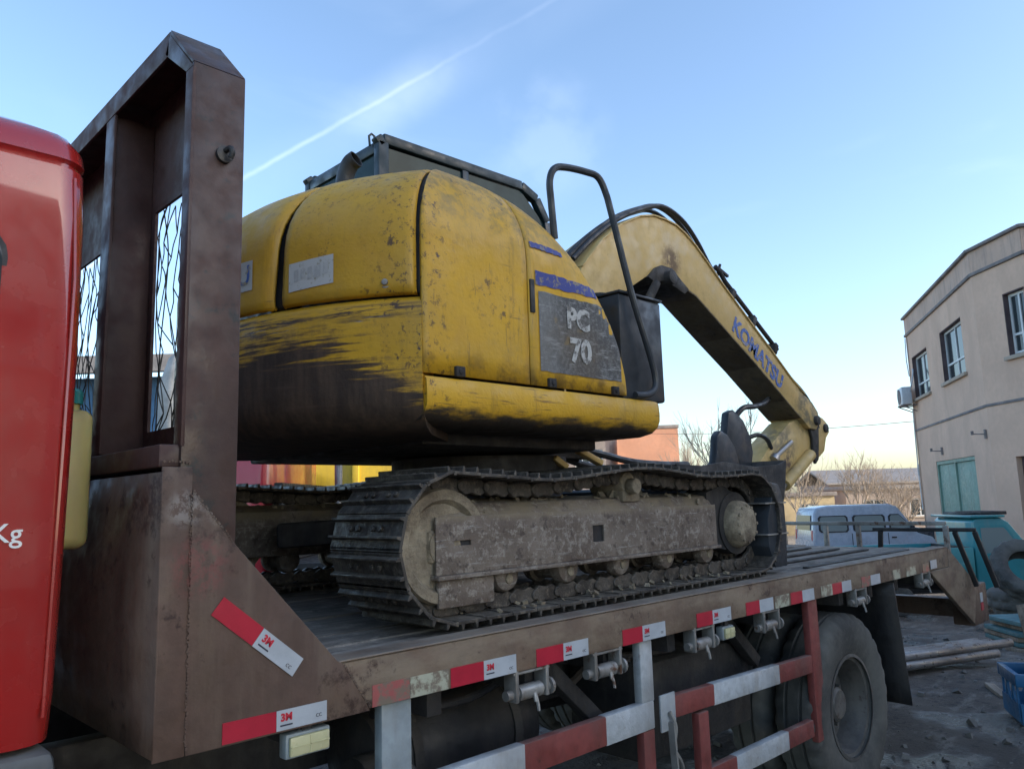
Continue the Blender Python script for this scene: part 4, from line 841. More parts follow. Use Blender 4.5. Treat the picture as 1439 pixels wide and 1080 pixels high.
# stickers and bolt on the rear hood
def on_hood(name, ta, tb, z0, z1, mat, skew=0.0, off=-0.003, parent=None):
    b = B(); rows = []
    for i in range(11):
        th = ta + (tb - ta) * i / 10; rows.append([arc(th, off, z0 + skew * (i / 10 - .5) + (z1 - z0) * k / 3) for k in range(4)])
    return b.grid(rows).build(name, mat, parent or E, smooth=True)
def hd(a): return R(a)
st = on_hood('sticker', hd(200.6), hd(208.0), 2.545, 2.655, M['sticker'], 0.015)
def hood_text(body, th, z, size, mat, par, off=0.0055):
    p = Vector(arc(th, -off, z)); rdir = Vector((math.cos(th), math.sin(th), 0)); rg = Vector((-math.sin(th), math.cos(th), 0)); rg = rg if rg.cross(Vector((0, 0, 1))).dot(rdir) > 0 else -rg
    return text('sticker_lettering', body, size, p, rg, (0, 0, 1), mat, par, 0.0006, 0.001)
for a_, b_, z0_, z1_ in ((201.6, 202.3, 2.575, 2.62), (202.7, 203.5, 2.585, 2.622), (203.9, 204.6, 2.578, 2.625), (205.0, 206.0, 2.582, 2.628), (206.4, 207.2, 2.59, 2.632)): on_hood('sticker_print', hd(a_), hd(b_), z0_, z1_, M['smudge'], .004, -.0045, st)
st2 = on_hood('sticker', hd(187), hd(193.4), 2.58, 2.70, M['sticker'], 0.0); hood_text('U', hd(191.6), 2.64, 0.11, M['blueletter'], st2)
b = B(); p = Vector(arc(hd(215.6), -0.008, 2.535)); q = Vector(arc(hd(215.6), 0.01, 2.535)); b.cyl(p, q, .012, 10); b.cyl(q + (p - q) * .45, q, .022, 14); b.build('hood_bolt', M['steel'], E, bevel=0.002)
# --- exhaust
b = B(); b.tube(catmull([(1.95, 3.08, 3.05), (1.95, 3.08, 3.22), (1.953, 3.072, 3.30), (1.962, 3.045, 3.355), (1.975, 3.01, 3.375)], 6), 0.042, 16, cap=False); b.build('exhaust_pipe', M['black'], E, smooth=True, solid=0.004)
# --- black box in front of the door and hand rail
b = B(); b.bb(2.90, 3.24, 2.2, 2.56, 2.195, 2.70); tb_ = b.build('fuel_tank', M['tankblue'], E, bevel=0.012)
b = B(); b.bb(2.895, 3.245, 2.19, 2.57, 2.702, 2.715); b.build('tank_lid', M['tankblue'], tb_, bevel=0.004); b = B(); b.cyl((3.0, 2.4, 2.715), (3.0, 2.4, 2.75), .045, 18); b.build('filler_cap', M['black'], tb_, bevel=0.004)
b = B(); b.tube(catmull([(2.53, 2.26, 2.90), (2.505, 2.25, 3.06), (2.495, 2.245, 3.16), (2.525, 2.24, 3.225), (2.60, 2.235, 3.25), (2.73, 2.225, 3.262), (2.80, 2.21, 3.25), (2.84, 2.20, 3.18), (2.87, 2.19, 3.06), (2.955, 2.165, 2.70), (3.04, 2.15, 2.45), (3.085, 2.148, 2.32), (3.08, 2.148, 2.25), (3.02, 2.15, 2.215), (2.93, 2.155, 2.207)], 5), 0.0165, 10); b.build('hand_rail', M['tankblue'], E, smooth=True)
# --- operator cab
cab_o = [(2.34, 2.18), (2.34, 3.70), (2.38, 3.735), (3.46, 3.755), (3.60, 3.70), (3.69, 3.56), (3.78, 2.95), (3.76, 2.18)]
CY0, CY1 = 3.35, 4.14
b = B()
for yq in (CY0, CY1 - 0.05):
    for p, q in zip(cab_o[1:], cab_o[2:]): b.bar((p[0], yq + .025, p[1]), (q[0], yq + .025, q[1]), .05, .06, (0, 0, 1) if abs(q[0] - p[0]) > .2 else (1, 0, 0))
    b.bb(2.34, 2.41, yq, yq + .05, 2.18, 3.72); b.bb(2.95, 3.0, yq + .003, yq + .047, 2.9, 3.72); b.bb(2.36, 3.76, yq + .002, yq + .048, 2.85, 2.92)
b.bb(2.345, 2.405, CY0 + .052, CY1 - .052, 3.655, 3.72); b.bb(2.345, 2.405, CY0 + .052, CY1 - .052, 2.7, 2.9)
oc = b.build('operator_cab', M['cabsteel'], E, bevel=0.008)
b = B(); b.prism([(2.35, 3.70), (2.39, 3.742), (3.46, 3.762), (3.6, 3.71), (3.58, 3.69), (3.45, 3.73)], CY0 + .04, CY1 - .04); b.build('cab_roof', M['cabsteel'], oc, bevel=0.01)
b = B(); b.prism([(2.37, 2.9), (2.37, 3.69), (3.46, 3.72), (3.66, 3.55), (3.75, 2.95)], CY0 + .018, CY0 + .026); b.build('side_glass', M['cabglass'], oc)
b = B(); b.prism([(2.37, 2.9), (2.37, 3.69), (3.46, 3.72), (3.66, 3.55), (3.75, 2.95)], CY1 - .026, CY1 - .018); b.build('side_glass', M['cabglass'], oc)
b = B(); b.bb(2.36, 2.368, CY0 + .05, CY1 - .05, 2.9, 3.66); b.build('rear_glass', M['cabglass'], oc)
b = B(); b.bar((3.685, (CY0 + CY1) / 2, 3.56), (3.77, (CY0 + CY1) / 2, 2.95), CY1 - CY0 - .12, .008, (1, 0, 0)); b.build('front_glass', M['cabglass'], oc)
b = B(); b.bb(2.36, 3.75, CY0 + .005, CY1 - .005, 2.17, 2.85); b.build('cab_lower_panel', M['cabsteel'], oc, bevel=0.01)
b = B(); b.bb(2.75, 3.15, 3.55, 3.95, 2.55, 2.85); b.bb(2.65, 2.77, 3.55, 3.95, 2.6, 3.3); b.build('operator_seat', M['black'], oc, bevel=0.03)
for x_, y_ in ((2.33, 3.42), (3.5, 3.4)): b = B(); b.tube([(x_ - 0.0, y_, 3.70), (x_ - 0.005, y_, 3.755), (x_ + 0.012, y_, 3.772), (x_ + .03, y_, 3.765), (x_ + 0.035, y_, 3.72)], 0.007, 6); b.build('lifting_eye', M['cabsteel'], oc, smooth=True)
# --- boom
top = [(3.62, 3.16), (3.83, 3.375), (4.05, 3.535), (4.26, 3.64), (4.42, 3.685), (4.57, 3.69), (4.70, 3.68), (4.82, 3.64), (4.95, 3.575), (5.08, 3.49), (5.35, 3.31), (5.67, 3.11), (6.03, 2.89), (6.31, 2.71), (6.56, 2.575), (6.70, 2.52), (6.80, 2.44), (6.82, 2.36)]
bot = [(6.74, 2.28), (6.60, 2.29), (6.46, 2.375), (6.21, 2.51), (5.77, 2.755), (5.39, 2.95), (4.92, 3.195), (4.78, 3.23), (4.67, 3.275), (4.53, 3.305), (4.39, 3.275), (4.16, 3.14), (3.83, 2.93), (3.66, 2.55), (3.56, 2.30), (3.45, 2.22), (3.35, 2.28), (3.34, 2.42)]
BY0, BY1 = 3.02, 3.32
b = B(); b.prism(top + bot, BY0, BY1); boom = b.build('boom', M['yboom'], E, bevel=0.006)
# flange strip along the top edges and belly plate with shade in its colour
b = B()
for p, q in zip(top[:15], top[1:15]): b.bar((p[0], (BY0 + BY1) / 2, p[1] + .004), (q[0], (BY0 + BY1) / 2, q[1] + .004), BY1 - BY0 + .024, .012)
b.build('top_flange', M['yboom'], boom, bevel=0.002)
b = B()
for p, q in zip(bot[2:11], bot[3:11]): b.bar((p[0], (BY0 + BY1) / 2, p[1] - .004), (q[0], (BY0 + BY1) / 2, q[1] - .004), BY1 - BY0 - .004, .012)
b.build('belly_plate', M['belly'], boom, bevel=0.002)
b = B(); b.prism([(4.30, 3.22), (4.39, 3.30), (4.47, 3.335), (4.60, 3.335), (4.70, 3.27), (4.80, 3.215), (4.74, 3.17), (4.62, 3.20), (4.5, 3.23), (4.38, 3.19)], BY0 - .02, BY1 + .02); b.build('cylinder_bracket', M['dark'], boom, bevel=0.006)
b = B(); b.cyl((4.53, BY0 - .07, 3.25), (4.53, BY1 + .07, 3.25), .05, 20); b.build('pivot_pin', M['dark'], boom, bevel=0.006)
for y_ in (BY0 - .06, BY1 + .06):
    b = B(); b.cyl((3.52, y_, 2.12), (3.98, y_, 2.72), .055, 18); cy_ = b.build('lift_cylinder', M['yboom'], boom, smooth=True); b = B(); b.cyl((3.98, y_, 2.72), (4.33, y_, 3.17), .03, 14); b.build('piston_rod', M['dark'], cy_, smooth=True)
dv = Vector((0.78, 0, -0.44)).normalized(); uv = Vector((0.44, 0, 0.78)).normalized()
text('boom_lettering', 'KOMATSU', 0.185, Vector((5.79, BY0 - 0.0025, 2.845)), dv, uv, M['blueletter'], boom, 0.001, 0.006, 0.98)
b = B()
for dy, dz in ((0.05, .02), (0.10, .035), (0.16, .02)):
    b.tube(catmull([(3.6, BY0 + dy, 3.2 + dz), (3.82, BY0 + dy, 3.39 + dz), (4.1, BY0 + dy, 3.585 + dz), (4.38, BY0 + dy, 3.72 + dz), (4.62, BY0 + dy, 3.80 + dz), (4.86, BY0 + dy, 3.76 + dz), (5.05, BY0 + dy, 3.64 + dz), (5.22, BY0 + dy, 3.47 + dz), (5.45, BY0 + dy, 3.30 + dz * .5)], 5), 0.017, 8)
b.tube(catmull([(6.2, BY0 + .1, 2.84), (6.45, BY0 + .1, 2.76), (6.7, BY0 + .08, 2.62), (6.84, BY0 + .06, 2.46), (6.86, BY0 + .04, 2.3)], 5), .017, 8); b.tube(catmull([(5.45, BY0 + .06, 3.32), (5.8, BY0 + .06, 3.10), (6.1, BY0 + .06, 2.92), (6.3, BY0 + .06, 2.80)], 4), .015, 7)
b.build('boom_hose', M['hose'], boom, smooth=True)
for y_ in (BY0 + .05, BY0 + .11):
    b = B(); b.tube([(5.30, y_, 3.50), (5.36, y_, 3.47), (5.44, y_, 3.40), (6.22, y_, 2.945)], .018, 8); b.build('steel_pipe', M['dark'], boom, smooth=True)
for s_ in (0.12, 0.5, 0.92): b = B(); p = Vector((5.40, 0, 3.38)).lerp(Vector((6.2, 0, 2.93)), s_); b.box((p.x, BY0 + .09, p.z - .025), (.05, .16, .09), Matrix.Rotation(R(29), 3, 'Y')); b.build('pipe_clamp', M['dark'], boom, bevel=0.004)
b = B(); b.tube([(5.40, BY0 + .1, 3.44), (5.43, BY0 + .08, 3.55)], .012, 6); b.bar((5.36, BY0 + .06, 3.50), (5.50, BY0 + .06, 3.46), .02, .02); b.build('work_lamp_stub', M['dark'], boom)
# stick folded back under the boom
b = B(); b.prism([(7.08, 2.36), (7.12, 2.28), (7.04, 2.22), (6.98, 2.10), (6.86, 2.04), (6.70, 2.02), (6.05, 1.70), (5.55, 1.50), (5.30, 1.46), (5.22, 1.56), (5.35, 1.68), (5.62, 1.88), (6.0, 2.14), (6.35, 2.33), (6.62, 2.40), (6.9, 2.42), (7.0, 2.40)], BY0 + .05, BY1 - .05); arm = b.build('arm', M['yboom'], E, bevel=0.008)
b = B(); b.cyl((6.74, BY0 - .03, 2.36), (6.74, BY1 + .03, 2.36), .042, 20); b.build('pivot_pin', M['dark'], arm, bevel=0.006); b = B(); b.cyl((7.03, BY0 + .03, 2.31), (7.03, BY1 - .03, 2.31), .04, 16); b.build('pivot_pin', M['dark'], arm, bevel=0.006)
b = B(); b.prism([(6.72, 2.42), (6.84, 2.35), (6.82, 2.2), (6.78, 2.02), (6.72, 1.98), (6.68, 2.05), (6.70, 2.2), (6.64, 2.34)], BY0 + .02, BY0 + .045); b.build('link_plate', M['dark'], arm, bevel=0.004)
b = B(); b.cyl((6.62, BY0 + .02, 2.06), (6.1, BY0 + .02, 1.80), .05, 18); ac = b.build('bucket_cylinder', M['yboom'], arm, smooth=True); b = B(); b.cyl((6.1, BY0 + .02, 1.80), (5.6, BY0 + .02, 1.56), .026, 12); b.build('piston_rod', M['chrome'], ac, smooth=True)
b = B(); b.cyl((5.98, BY0 + .03, 2.02), (6.3, BY0 + .03, 2.16), .02, 10); b.cyl((5.96, BY0 + .03, 2.0), (6.0, BY0 + .03, 2.03), .04, 12); b.build('arm_rod', M['chrome'], arm, smooth=True)
b = B(); b.tube(catmull([(5.50, 3.1, 2.34), (5.60, 3.08, 2.41), (5.76, 3.07, 2.43), (5.95, 3.09, 2.47), (6.1, 3.12, 2.52)], 5), .022, 8); b.tube(catmull([(5.64, 3.1, 2.17), (5.76, 3.06, 2.2), (5.88, 3.05, 2.17), (5.98, 3.07, 2.1)], 5), .018, 8); b.build('arm_hose', M['hose'], arm, smooth=True)
# --- bucket lying on the deck with its side plates upwards
b = B(); sh = [(4.2, 1.94), (4.28, 1.70), (4.42, 1.50), (4.62, 1.38), (4.9, 1.34), (5.2, 1.38), (5.45, 1.50), (5.6, 1.7), (5.68, 1.98)]
shc = catmull([(p[0], 0, p[1]) for p in sh], 4); rows = [[(p.x, y_, p.z) for p in shc] for y_ in (2.82, 3.52)]
bk = b.grid(rows).build('bucket', M['dark'], E, smooth=True, solid=0.02)
side_o = [(p.x, p.z) for p in shc] + [(5.55, 1.95), (5.2, 1.93), (4.77, 1.96), (4.5, 1.93), (4.35, 1.935)]
for y_ in (2.80, 3.52): b = B(); b.prism(side_o, y_, y_ + .02); b.build('bucket_side', M['dark'], bk, bevel=0.003)
b = B(); b.prism([(4.84, 1.9), (4.89, 2.02), (4.915, 2.15), (4.97, 2.195), (5.06, 2.165), (5.15, 2.08), (5.2, 1.96), (5.2, 1.85), (4.9, 1.82)], 2.92, 2.985); b.build('bucket_ear', M['tankblue'], bk, bevel=0.015)
b = B(); b.prism([(5.3, 1.9), (5.31, 2.2), (5.355, 2.36), (5.43, 2.385), (5.57, 2.31), (5.66, 2.19), (5.69, 2.06), (5.63, 1.9), (5.5, 1.8)], 3.07, 3.14); b.build('bucket_ear', M['tankblue'], bk, bevel=0.015)
b = B(); b.cyl((4.95, 2.85, 1.9), (4.95, 3.5, 1.9), .035, 14); b.cyl((5.45, 2.85, 1.85), (5.45, 3.5, 1.85), .035, 14); b.build('bucket_pin', M['steel'], bk, smooth=True)
for k in range(5): y_ = 2.86 + k * .155; b = B(); b.box((4.19, y_, 1.88), (.05, .07, .11), taper=(.4, .7)); b.build('bucket_tooth', M['steel'], bk, bevel=0.004)
# --- dozer blade in front of the tracks
bl = [(4.10, 1.335), (4.235, 1.335), (4.25, 1.52), (4.255, 1.66), (4.23, 1.74), (4.20, 1.79), (4.10, 1.80), (4.08, 1.78), (4.12, 1.73), (4.05, 1.6), (4.04, 1.45)]
b = B(); b.prism(bl, 2.13, 4.18); bd = b.build('dozer_blade', M['tankblue'], E, bevel=0.005)
for z_ in (1.515, 1.685): b = B(); b.bb(4.02, 4.262, 2.122, 4.188, z_ - .004, z_ + .004); b.build('blade_rib', M['steel'], bd)
for y_ in (2.75, 3.56): b = B(); b.bar((4.06, y_, 1.5), (3.3, y_, 1.58), .1, .1); b.build('blade_arm', M['dark'], bd, bevel=0.01)
# hydraulic lines sagging under the front of the machine
b = B(); b.tube(catmull([(3.2, 2.85, 2.03), (3.45, 2.8, 1.985), (3.75, 2.8, 1.945), (4.1, 2.82, 1.935), (4.4, 2.85, 1.94)], 5), .02, 8); b.tube(catmull([(3.2, 2.95, 2.0), (3.5, 2.95, 1.93), (4.0, 2.95, 1.90), (4.4, 2.95, 1.92)], 5), .02, 8); b.build('lower_hose', M['hose'], E, smooth=True)
for p, q in (((3.05, 2.62, 1.985), (3.2, 2.6, 1.92)), ((2.95, 2.7, 1.95), (3.02, 2.68, 1.90))): b = B(); b.bar(p, q, .05, .03); b.build('frame_tab', M['yboom'], E, bevel=0.006)

# ------------------------------------------------------------------ surroundings: materials
def xf(b, Mx): bmesh.ops.transform(b.bm, matrix=Mx, verts=b.bm.verts[:]); return b
M['stucco'] = weather('pinkish_stucco', (0.66, 0.455, 0.335), 'obj', var=0.08, vs=0.9, stain=(0.50, 0.34, 0.25), st_amt=0.5, st_thr=0.54, st_scale=(1.0, 1.0, 0.4), rough=0.9, rvar=0.05, bump=0.2, bscale=25)
M['stuccotop'] = weather('greyish_stucco_band', (0.55, 0.39, 0.30), 'obj', var=0.08, vs=1.2, stain=(0.24, 0.2, 0.18), st_amt=0.5, rough=0.9, bump=0.15, bscale=25)
M['trim'] = weather('grey_moulding', (0.20, 0.18, 0.175), 'obj', rough=0.85, bump=0.1)
M['sill'] = weather('beige_sill', (0.40, 0.33, 0.26), 'obj', var=0.1, rough=0.8, bump=0.1)
M['reveal'] = weather('maroon_reveal', (0.10, 0.07, 0.072), 'obj', rough=0.8, bump=0.05)
M['whiteframe'] = weather('white_window_frame', (0.62, 0.64, 0.64), 'obj', var=0.08, rough=0.45, bump=0)
M['pane'] = NT('window_pane', 'obj').done((0.035, 0.045, 0.05), 0.08)
M['greendoor'] = weather('pale_green_door', (0.20, 0.33, 0.27), 'obj', var=0.12, stain=(0.15, 0.22, 0.18), st_amt=0.6, rust=(0.14, 0.09, 0.06), r_thr=0.7, rough=0.6, bump=0.1)
M['orange'] = weather('orange_render', (0.60, 0.30, 0.19), 'obj', var=0.1, vs=0.6, rough=0.9, bump=0.1, bscale=10)
M['greywall'] = weather('grey_brown_render', (0.30, 0.25, 0.22), 'obj', var=0.12, vs=0.6, rough=0.9, bump=0.1, bscale=10)
M['yellowwall'] = weather('sand_coloured_render', (0.50, 0.40, 0.24), 'obj', var=0.12, vs=0.6, rough=0.9, bump=0.1, bscale=10)
M['bluewall'] = weather('blue_sheet_cladding', (0.06, 0.16, 0.30), 'obj', var=0.15, rough=0.5, bump=0.05)
M['greyroof'] = weather('blue_grey_roof_sheet', (0.20, 0.19, 0.185), 'obj', var=0.15, rough=0.5, bump=0.05)
M['bark'] = weather('hazed_bark', (0.33, 0.275, 0.22), 'obj', var=0.2, rough=0.9, bump=0.2)  # bark colour lightened to stand in for haze over the far trees
M['silver'] = carpaint('silver_blue_car_paint', (0.36, 0.42, 0.50), 'obj', 0.2)
M['tealpaint'] = carpaint('teal_truck_paint', (0.025, 0.24, 0.27), 'obj', 0.3, d=0.3)
M['darkcar'] = carpaint('dark_blue_car_paint', (0.03, 0.04, 0.06), 'obj', 0.2)
M['red2'] = carpaint('red_truck_paint', (0.42, 0.018, 0.03), 'obj', 0.3, d=0.04)
M['yellow2'] = weather('dump_body_yellow', (0.58, 0.40, 0.03), 'obj', var=0.1, stain=(0.3, 0.2, 0.05), st_amt=0.5, rust=(0.1, 0.06, 0.03), r_thr=0.68, rough=0.5)
M['objglass'] = NT('vehicle_glass', 'obj').done((0.03, 0.042, 0.05), 0.07)
M['vanglass'] = NT('van_side_glass', 'obj').done((0.20, 0.24, 0.235), 0.08)
M['objblack'] = weather('black_trim', (0.02, 0.02, 0.022), 'obj', rough=0.55, bump=0)
M['bluecrate'] = weather('blue_crate_plastic', (0.015, 0.12, 0.26), 'obj', var=0.15, stain=(0.08, 0.13, 0.18), st_amt=0.6, rough=0.5, bump=0.08)
M['timber'] = wood('weathered_timber', (0.16, 0.12, 0.085), (0.30, 0.24, 0.18), 'obj')
M['tealboard'] = weather('teal_painted_board', (0.06, 0.15, 0.16), 'obj', stain=(0.14, 0.14, 0.12), st_amt=0.6, rough=0.7)
M['pipe'] = weather('scrap_steel_pipe', (0.26, 0.255, 0.25), 'obj', stain=(0.12, 0.09, 0.07), st_amt=0.7, st_scale=(2, 2, 2), rust=(0.12, 0.07, 0.045), r_thr=0.62, rough=0.45, metal=0.5)
M['stone'] = weather('broken_stone', (0.15, 0.138, 0.125), 'obj', rough=0.9, bump=0.3)
M['concrete'] = weather('pale_concrete', (0.42, 0.40, 0.37), 'obj', rough=0.9, bump=0.2)
M['acwhite'] = weather('white_enamel', (0.58, 0.60, 0.62), 'obj', var=0.08, rough=0.4, bump=0)

# ------------------------------------------------------------------ two-storey building on the right
GB = -0.58
pB, pA, pC = Vector((22.97, 5.74, 0)), Vector((30.32, 9.93, 0)), Vector((21.68, 4.26, 0))
d1 = (pA - pB).normalized(); d3 = Vector((d1.y, -d1.x, 0)); pD = pC + d3 * 15
BH = empty('building', (pB.x, pB.y, 0), label='two storey pink beige rendered building with a cut off corner and green double door', cat='building')
def frame_m(o, xdir):
    x = xdir.normalized(); y = Vector((-x.y, x.x, 0)); Mx = Matrix((x, y, Vector((0, 0, 1)))).transposed().to_4x4(); Mx.translation = o - Vector((pB.x, pB.y, 0)); return Mx
def facade(Mx, L, wins, doors, shorten=(0, 0)):
    holes = [(w[0], w[1], w[2], w[3]) for w in wins] + [(d[0], d[1], GB + 0.001, d[2]) for d in doors]
    wl_ = xf(B().holed(0, L, GB, 7.26, -0.28, 0, holes), Mx).build('wall', M['stucco'], BH)
    xf(B().bb(0, L, -0.28, 0.012, 7.36, 7.92), Mx).build('parapet', M['stuccotop'], BH)
    xf(B().bb(-.03, L + .03, -0.28, 0.06, 7.265, 7.355), Mx).build('moulding', M['trim'], BH, bevel=0.015)
    xf(B().bb(-.06, L + .06, -0.32, 0.10, 7.925, 8.01), Mx).build('coping', M['trim'], BH, bevel=0.015)
    xf(B().bb(-.02, L + .02, 0.001, 0.03, 3.78, 3.85), Mx).build('string_course', M['trim'], BH, bevel=0.008)
    for a, c_, z0, z1 in wins:
        w_ = xf(B().holed(a - .0, c_ + .0, z0, z1, -0.2, -0.005, [(a + .025, c_ - .025, z0 + .025, z1 - .025)]), Mx).build('window', M['reveal'], BH)
        xf(B().bb(a - 0.1, c_ + 0.1, 0.002, 0.09, z0 - 0.1, z0 - 0.002), Mx).build('sill', M['sill'], w_, bevel=0.01)
        m_ = (a + c_) / 2; zt = z0 + (z1 - z0) * .33
        xf(B().holed(a + .03, c_ - .03, z0 + .03, z1 - .03, -0.19, -0.13, [(a + .1, m_ - .03, zt + .03, z1 - .1), (m_ + .03, c_ - .1, zt + .03, z1 - .1), (a + .1, m_ - .03, z0 + .1, zt - .03), (m_ + .03, c_ - .1, z0 + .1, zt - .03)]), Mx).build('frame', M['whiteframe'], w_)
        for xa, xb in ((a + .1, m_ - .03), (m_ + .03, c_ - .1)):
            for za, zb in ((zt + .03, z1 - .1), (z0 + .1, zt - .03)): xf(B().bb(xa, xb, -.17, -.16, za, zb), Mx).build('pane', M['pane'], w_)
    return wl_
L1, L2 = (pA - pB).length, (pB - pC).length
M1, M2, M3 = frame_m(pB, d1), frame_m(pC, pB - pC), frame_m(pD, -d3)
facade(M1, L1, [(1.4, 3.8, 4.92, 6.5), (5.6, 7.85, 4.9, 6.4)], [(1.55, 5.95, 2.6)])
facade(M2, L2, [(L2 - 1.86, L2 - 1.08, 4.92, 6.5)], [(L2 - 1.8, L2 - .86, 2.45)])
facade(M3, 15, [(11.4, 13.5, 4.92, 6.5), (7.5, 10, 4.92, 6.5), (2, 4.5, 4.92, 6.5)], [(9.5, 12, 2.5)])
# green double door with frame
gd = xf(B().holed(1.56, 5.94, GB + .01, 2.59, -.14, -.02, [(1.66, 3.7, GB + .011, 2.49), (3.8, 5.84, GB + .011, 2.49)]), M1).build('door', M['greendoor'], BH)
for a, c_ in ((1.67, 3.69), (3.81, 5.83)):
    xf(B().bb(a, c_, -.11, -.07, GB + .02, 2.48), M1).build('door_leaf', M['greendoor'], gd, bevel=0.01)
    xf(B().bb(c_ - .25, c_ - .19, -.068, -.02, .5, .75), M1).build('door_handle', M['trim'], gd, bevel=0.01)
xf(B().bb(L2 - 1.79, L2 - .87, -.2, -.14, GB + .01, 2.44), M2).build('door', M['reveal'], BH)
xf(B().bb(9.52, 11.98, -.2, -.14, GB + .01, 2.49), M3).build('door', M['greendoor'], BH)
for s_, z_ in ((4.9, 2.9), (0.25, 3.1)):
    xf(B().bb(s_ - .05, s_ + .05, .001, .05, z_ - .12, z_ + .12).bar((s_, .05, z_), (s_ + .12, .3, z_ + .02), .03, .03).bb(s_ + .1, s_ + .16, .27, .33, z_, z_ + .1), M1).build('wall_bracket', M['trim'], BH)
xf(B().tube([(8.3, .06, 7.2), (8.34, .08, 6.4), (8.3, .05, 5.8)], .02, 6).tube([(8.25, .05, 4.6), (8.3, .06, 3.4), (8.4, .05, 2.4), (8.35, .04, 1.0)], .025, 6), M1).build('drain_pipe', M['whiteframe'], BH, smooth=True)
xf(B().bb(L1 - .01, L1 + .6, -.7, -.05, 2.2, 2.62), M1).build('side_canopy', M['concrete'], BH, bevel=0.02)
far_ = pA + (pD - pC) * 1.0
b = B(); pts = [pB, pC, pD, far_, pA]; b.prism([((p.x - pB.x), (p.y - pB.y)) for p in pts], 7.80, 7.86, 'z'); b.build('flat_roof', M['trim'], BH)
xf(B().bb(0, (far_ - pA).length, -.28, 0, GB, 8.0), frame_m(pA, far_ - pA)).build('rear_wall', M['stucco'], BH); xf(B().bb(0, (far_ - pD).length, -.28, 0, GB, 8.0), frame_m(far_, pD - far_)).build('rear_wall', M['stucco'], BH)
# air conditioner outside the far window
def wpt(Mx, s, y, z): return Mx @ Vector((s, y, z)) + Vector((pB.x, pB.y, 0))
ap = wpt(M1, 8.0, 0.33, 4.72); AC = empty('air_conditioner', ap, math.atan2(d1.y, d1.x), label='white air conditioner outdoor unit bracketed to the wall below the far upper window', cat='air conditioner')
B().bb(-.42, .42, -.16, .16, 0.0, .62).build('case', M['acwhite'], AC, bevel=0.02)
B().lathe([(0.0, .165), (.07, .168), (.24, .168), (.25, .175), (.27, .175), (.27, .16)], (.1, 0, .31), 'y', 28).build('fan_grille', M['trim'], AC, smooth=True)
for x in (-.3, .3): B().bb(x - .02, x + .02, -.32, .2, -.05, -.003).bar((x, -.3, -.25), (x, .15, -.05), .03, .03).build('bracket', M['trim'], AC)
B().tube(catmull([(-.42, -.1, .45), (-.6, -.15, .7), (-.5, -.25, 1.1), (-.35, -.28, 1.25)], 5), .025, 6).build('refrigerant_hose', M['acwhite'], AC, smooth=True)
# overhead cables
b = B()
for z_, y_ in ((-.1, 0.0),):
    p0, p1 = Vector((40.5, 31.8 + y_, 6.1 + z_)), wpt(M1, 8.3, .05, 4.25 + z_)
    b.tube([p0.lerp(p1, t) - Vector((0, 0, 1.1 * 4 * t * (1 - t) * .25)) for t in [i / 14 for i in range(15)]], .011, 5)
tag(b.build('overhead_cable', M['objblack']), 'thin overhead cable strung from the orange building to the two storey building', 'cable')

# ------------------------------------------------------------------ vehicles
def car_wheel(c, r, w, parent, s=-1):
    root = empty('wheel', c); root.parent = parent
    B().lathe([(r * .58, -w / 2), (r * .75, -w * .55), (r * .95, -w * .48), (r, -w * .35), (r, w * .35), (r * .95, w * .48), (r * .75, w * .55), (r * .58, w / 2)], (0, 0, 0), 'y', 36, close=True).build('tyre', M['rubber'], root, smooth=True)
    B().lathe([(r * .6, -w * .46), (r * .5, -w * .38), (r * .2, -w * .42), (0.0, -w * .45)], (0, 0, 0), 'y', 24).lathe([(r * .6, w * .46), (r * .5, w * .38), (r * .2, w * .42), (0.0, w * .45)], (0, 0, 0), 'y', 24).build('rim', M['rim'], root, smooth=True)
def both(fn):
    for s in (-1, 1): fn(s)
van = empty('minivan', (22.5, 9.0, gz(22.5, 9.0)), R(-44.7), 'silver blue minivan parked side on behind the flatbed tail', 'van')
hw = 0.73
def vanbody():
    prof = [(-1.62, .34), (-1.68, .8), (-1.66, 1.15), (-1.60, 1.7), (-1.52, 1.84), (-1.2, 1.9), (.45, 1.91), (.68, 1.84), (1.02, 1.35), (1.16, 1.12), (1.55, 1.0), (1.66, .82), (1.66, .34)]
    b = B(); secs = []
    for y, k in ((-hw + .04, 1), (-hw, 2), (hw, 2), (hw - .04, 1)): pass
    def sec(y, inset): return [b.bm.verts.new((x * (1 - inset * .02), y * (1 - (0.11 * max(0, z - 1.05) / .85)), z - inset * .025 * (z > 1.3))) for x, z in prof]
    S = [sec(-hw, 1), sec(-hw * .96, 0), sec(hw * .96, 0), sec(hw, 1)]
    for A, C_ in zip(S, S[1:]):
        for k in range(len(prof)): b.bm.faces.new((A[k], A[(k + 1) % len(prof)], C_[(k + 1) % len(prof)], C_[k]))
    b.bm.faces.new(S[0]); b.bm.faces.new(S[-1][::-1]); return b.build('body', M['silver'], van, bevel=0.03, seg=3)
vb = vanbody()
def sidey(z, s, o=0.004): return s * (hw * (1 - 0.11 * max(0, z - 1.05) / .85) + o)
def van_win(x0, x1, z0, z1, s, nm='window', cut=0.0):
    o = [(x0 + .05, z0), (x1 - .05, z0), (x1, z0 + .05), (x1 - cut, z1 - .05), (x1 - cut - .05, z1), (x0 + .05, z1), (x0, z1 - .05), (x0, z0 + .05)]
    def mk(e, off, mat, name, par):
        b = B(); cx_, cz_ = (x0 + x1) / 2, (z0 + z1) / 2
        vs = [b.bm.verts.new((cx_ + (x - cx_) * e, sidey(cz_ + (z - cz_) * e, s, off), cz_ + (z - cz_) * e)) for x, z in o]; b.bm.faces.new(vs); return b.build(name, mat, par, solid=0.01)
    f_ = mk(1.06, 0.006, M['objblack'], nm, van); mk(0.93, 0.011, M['vanglass'], 'pane', f_)
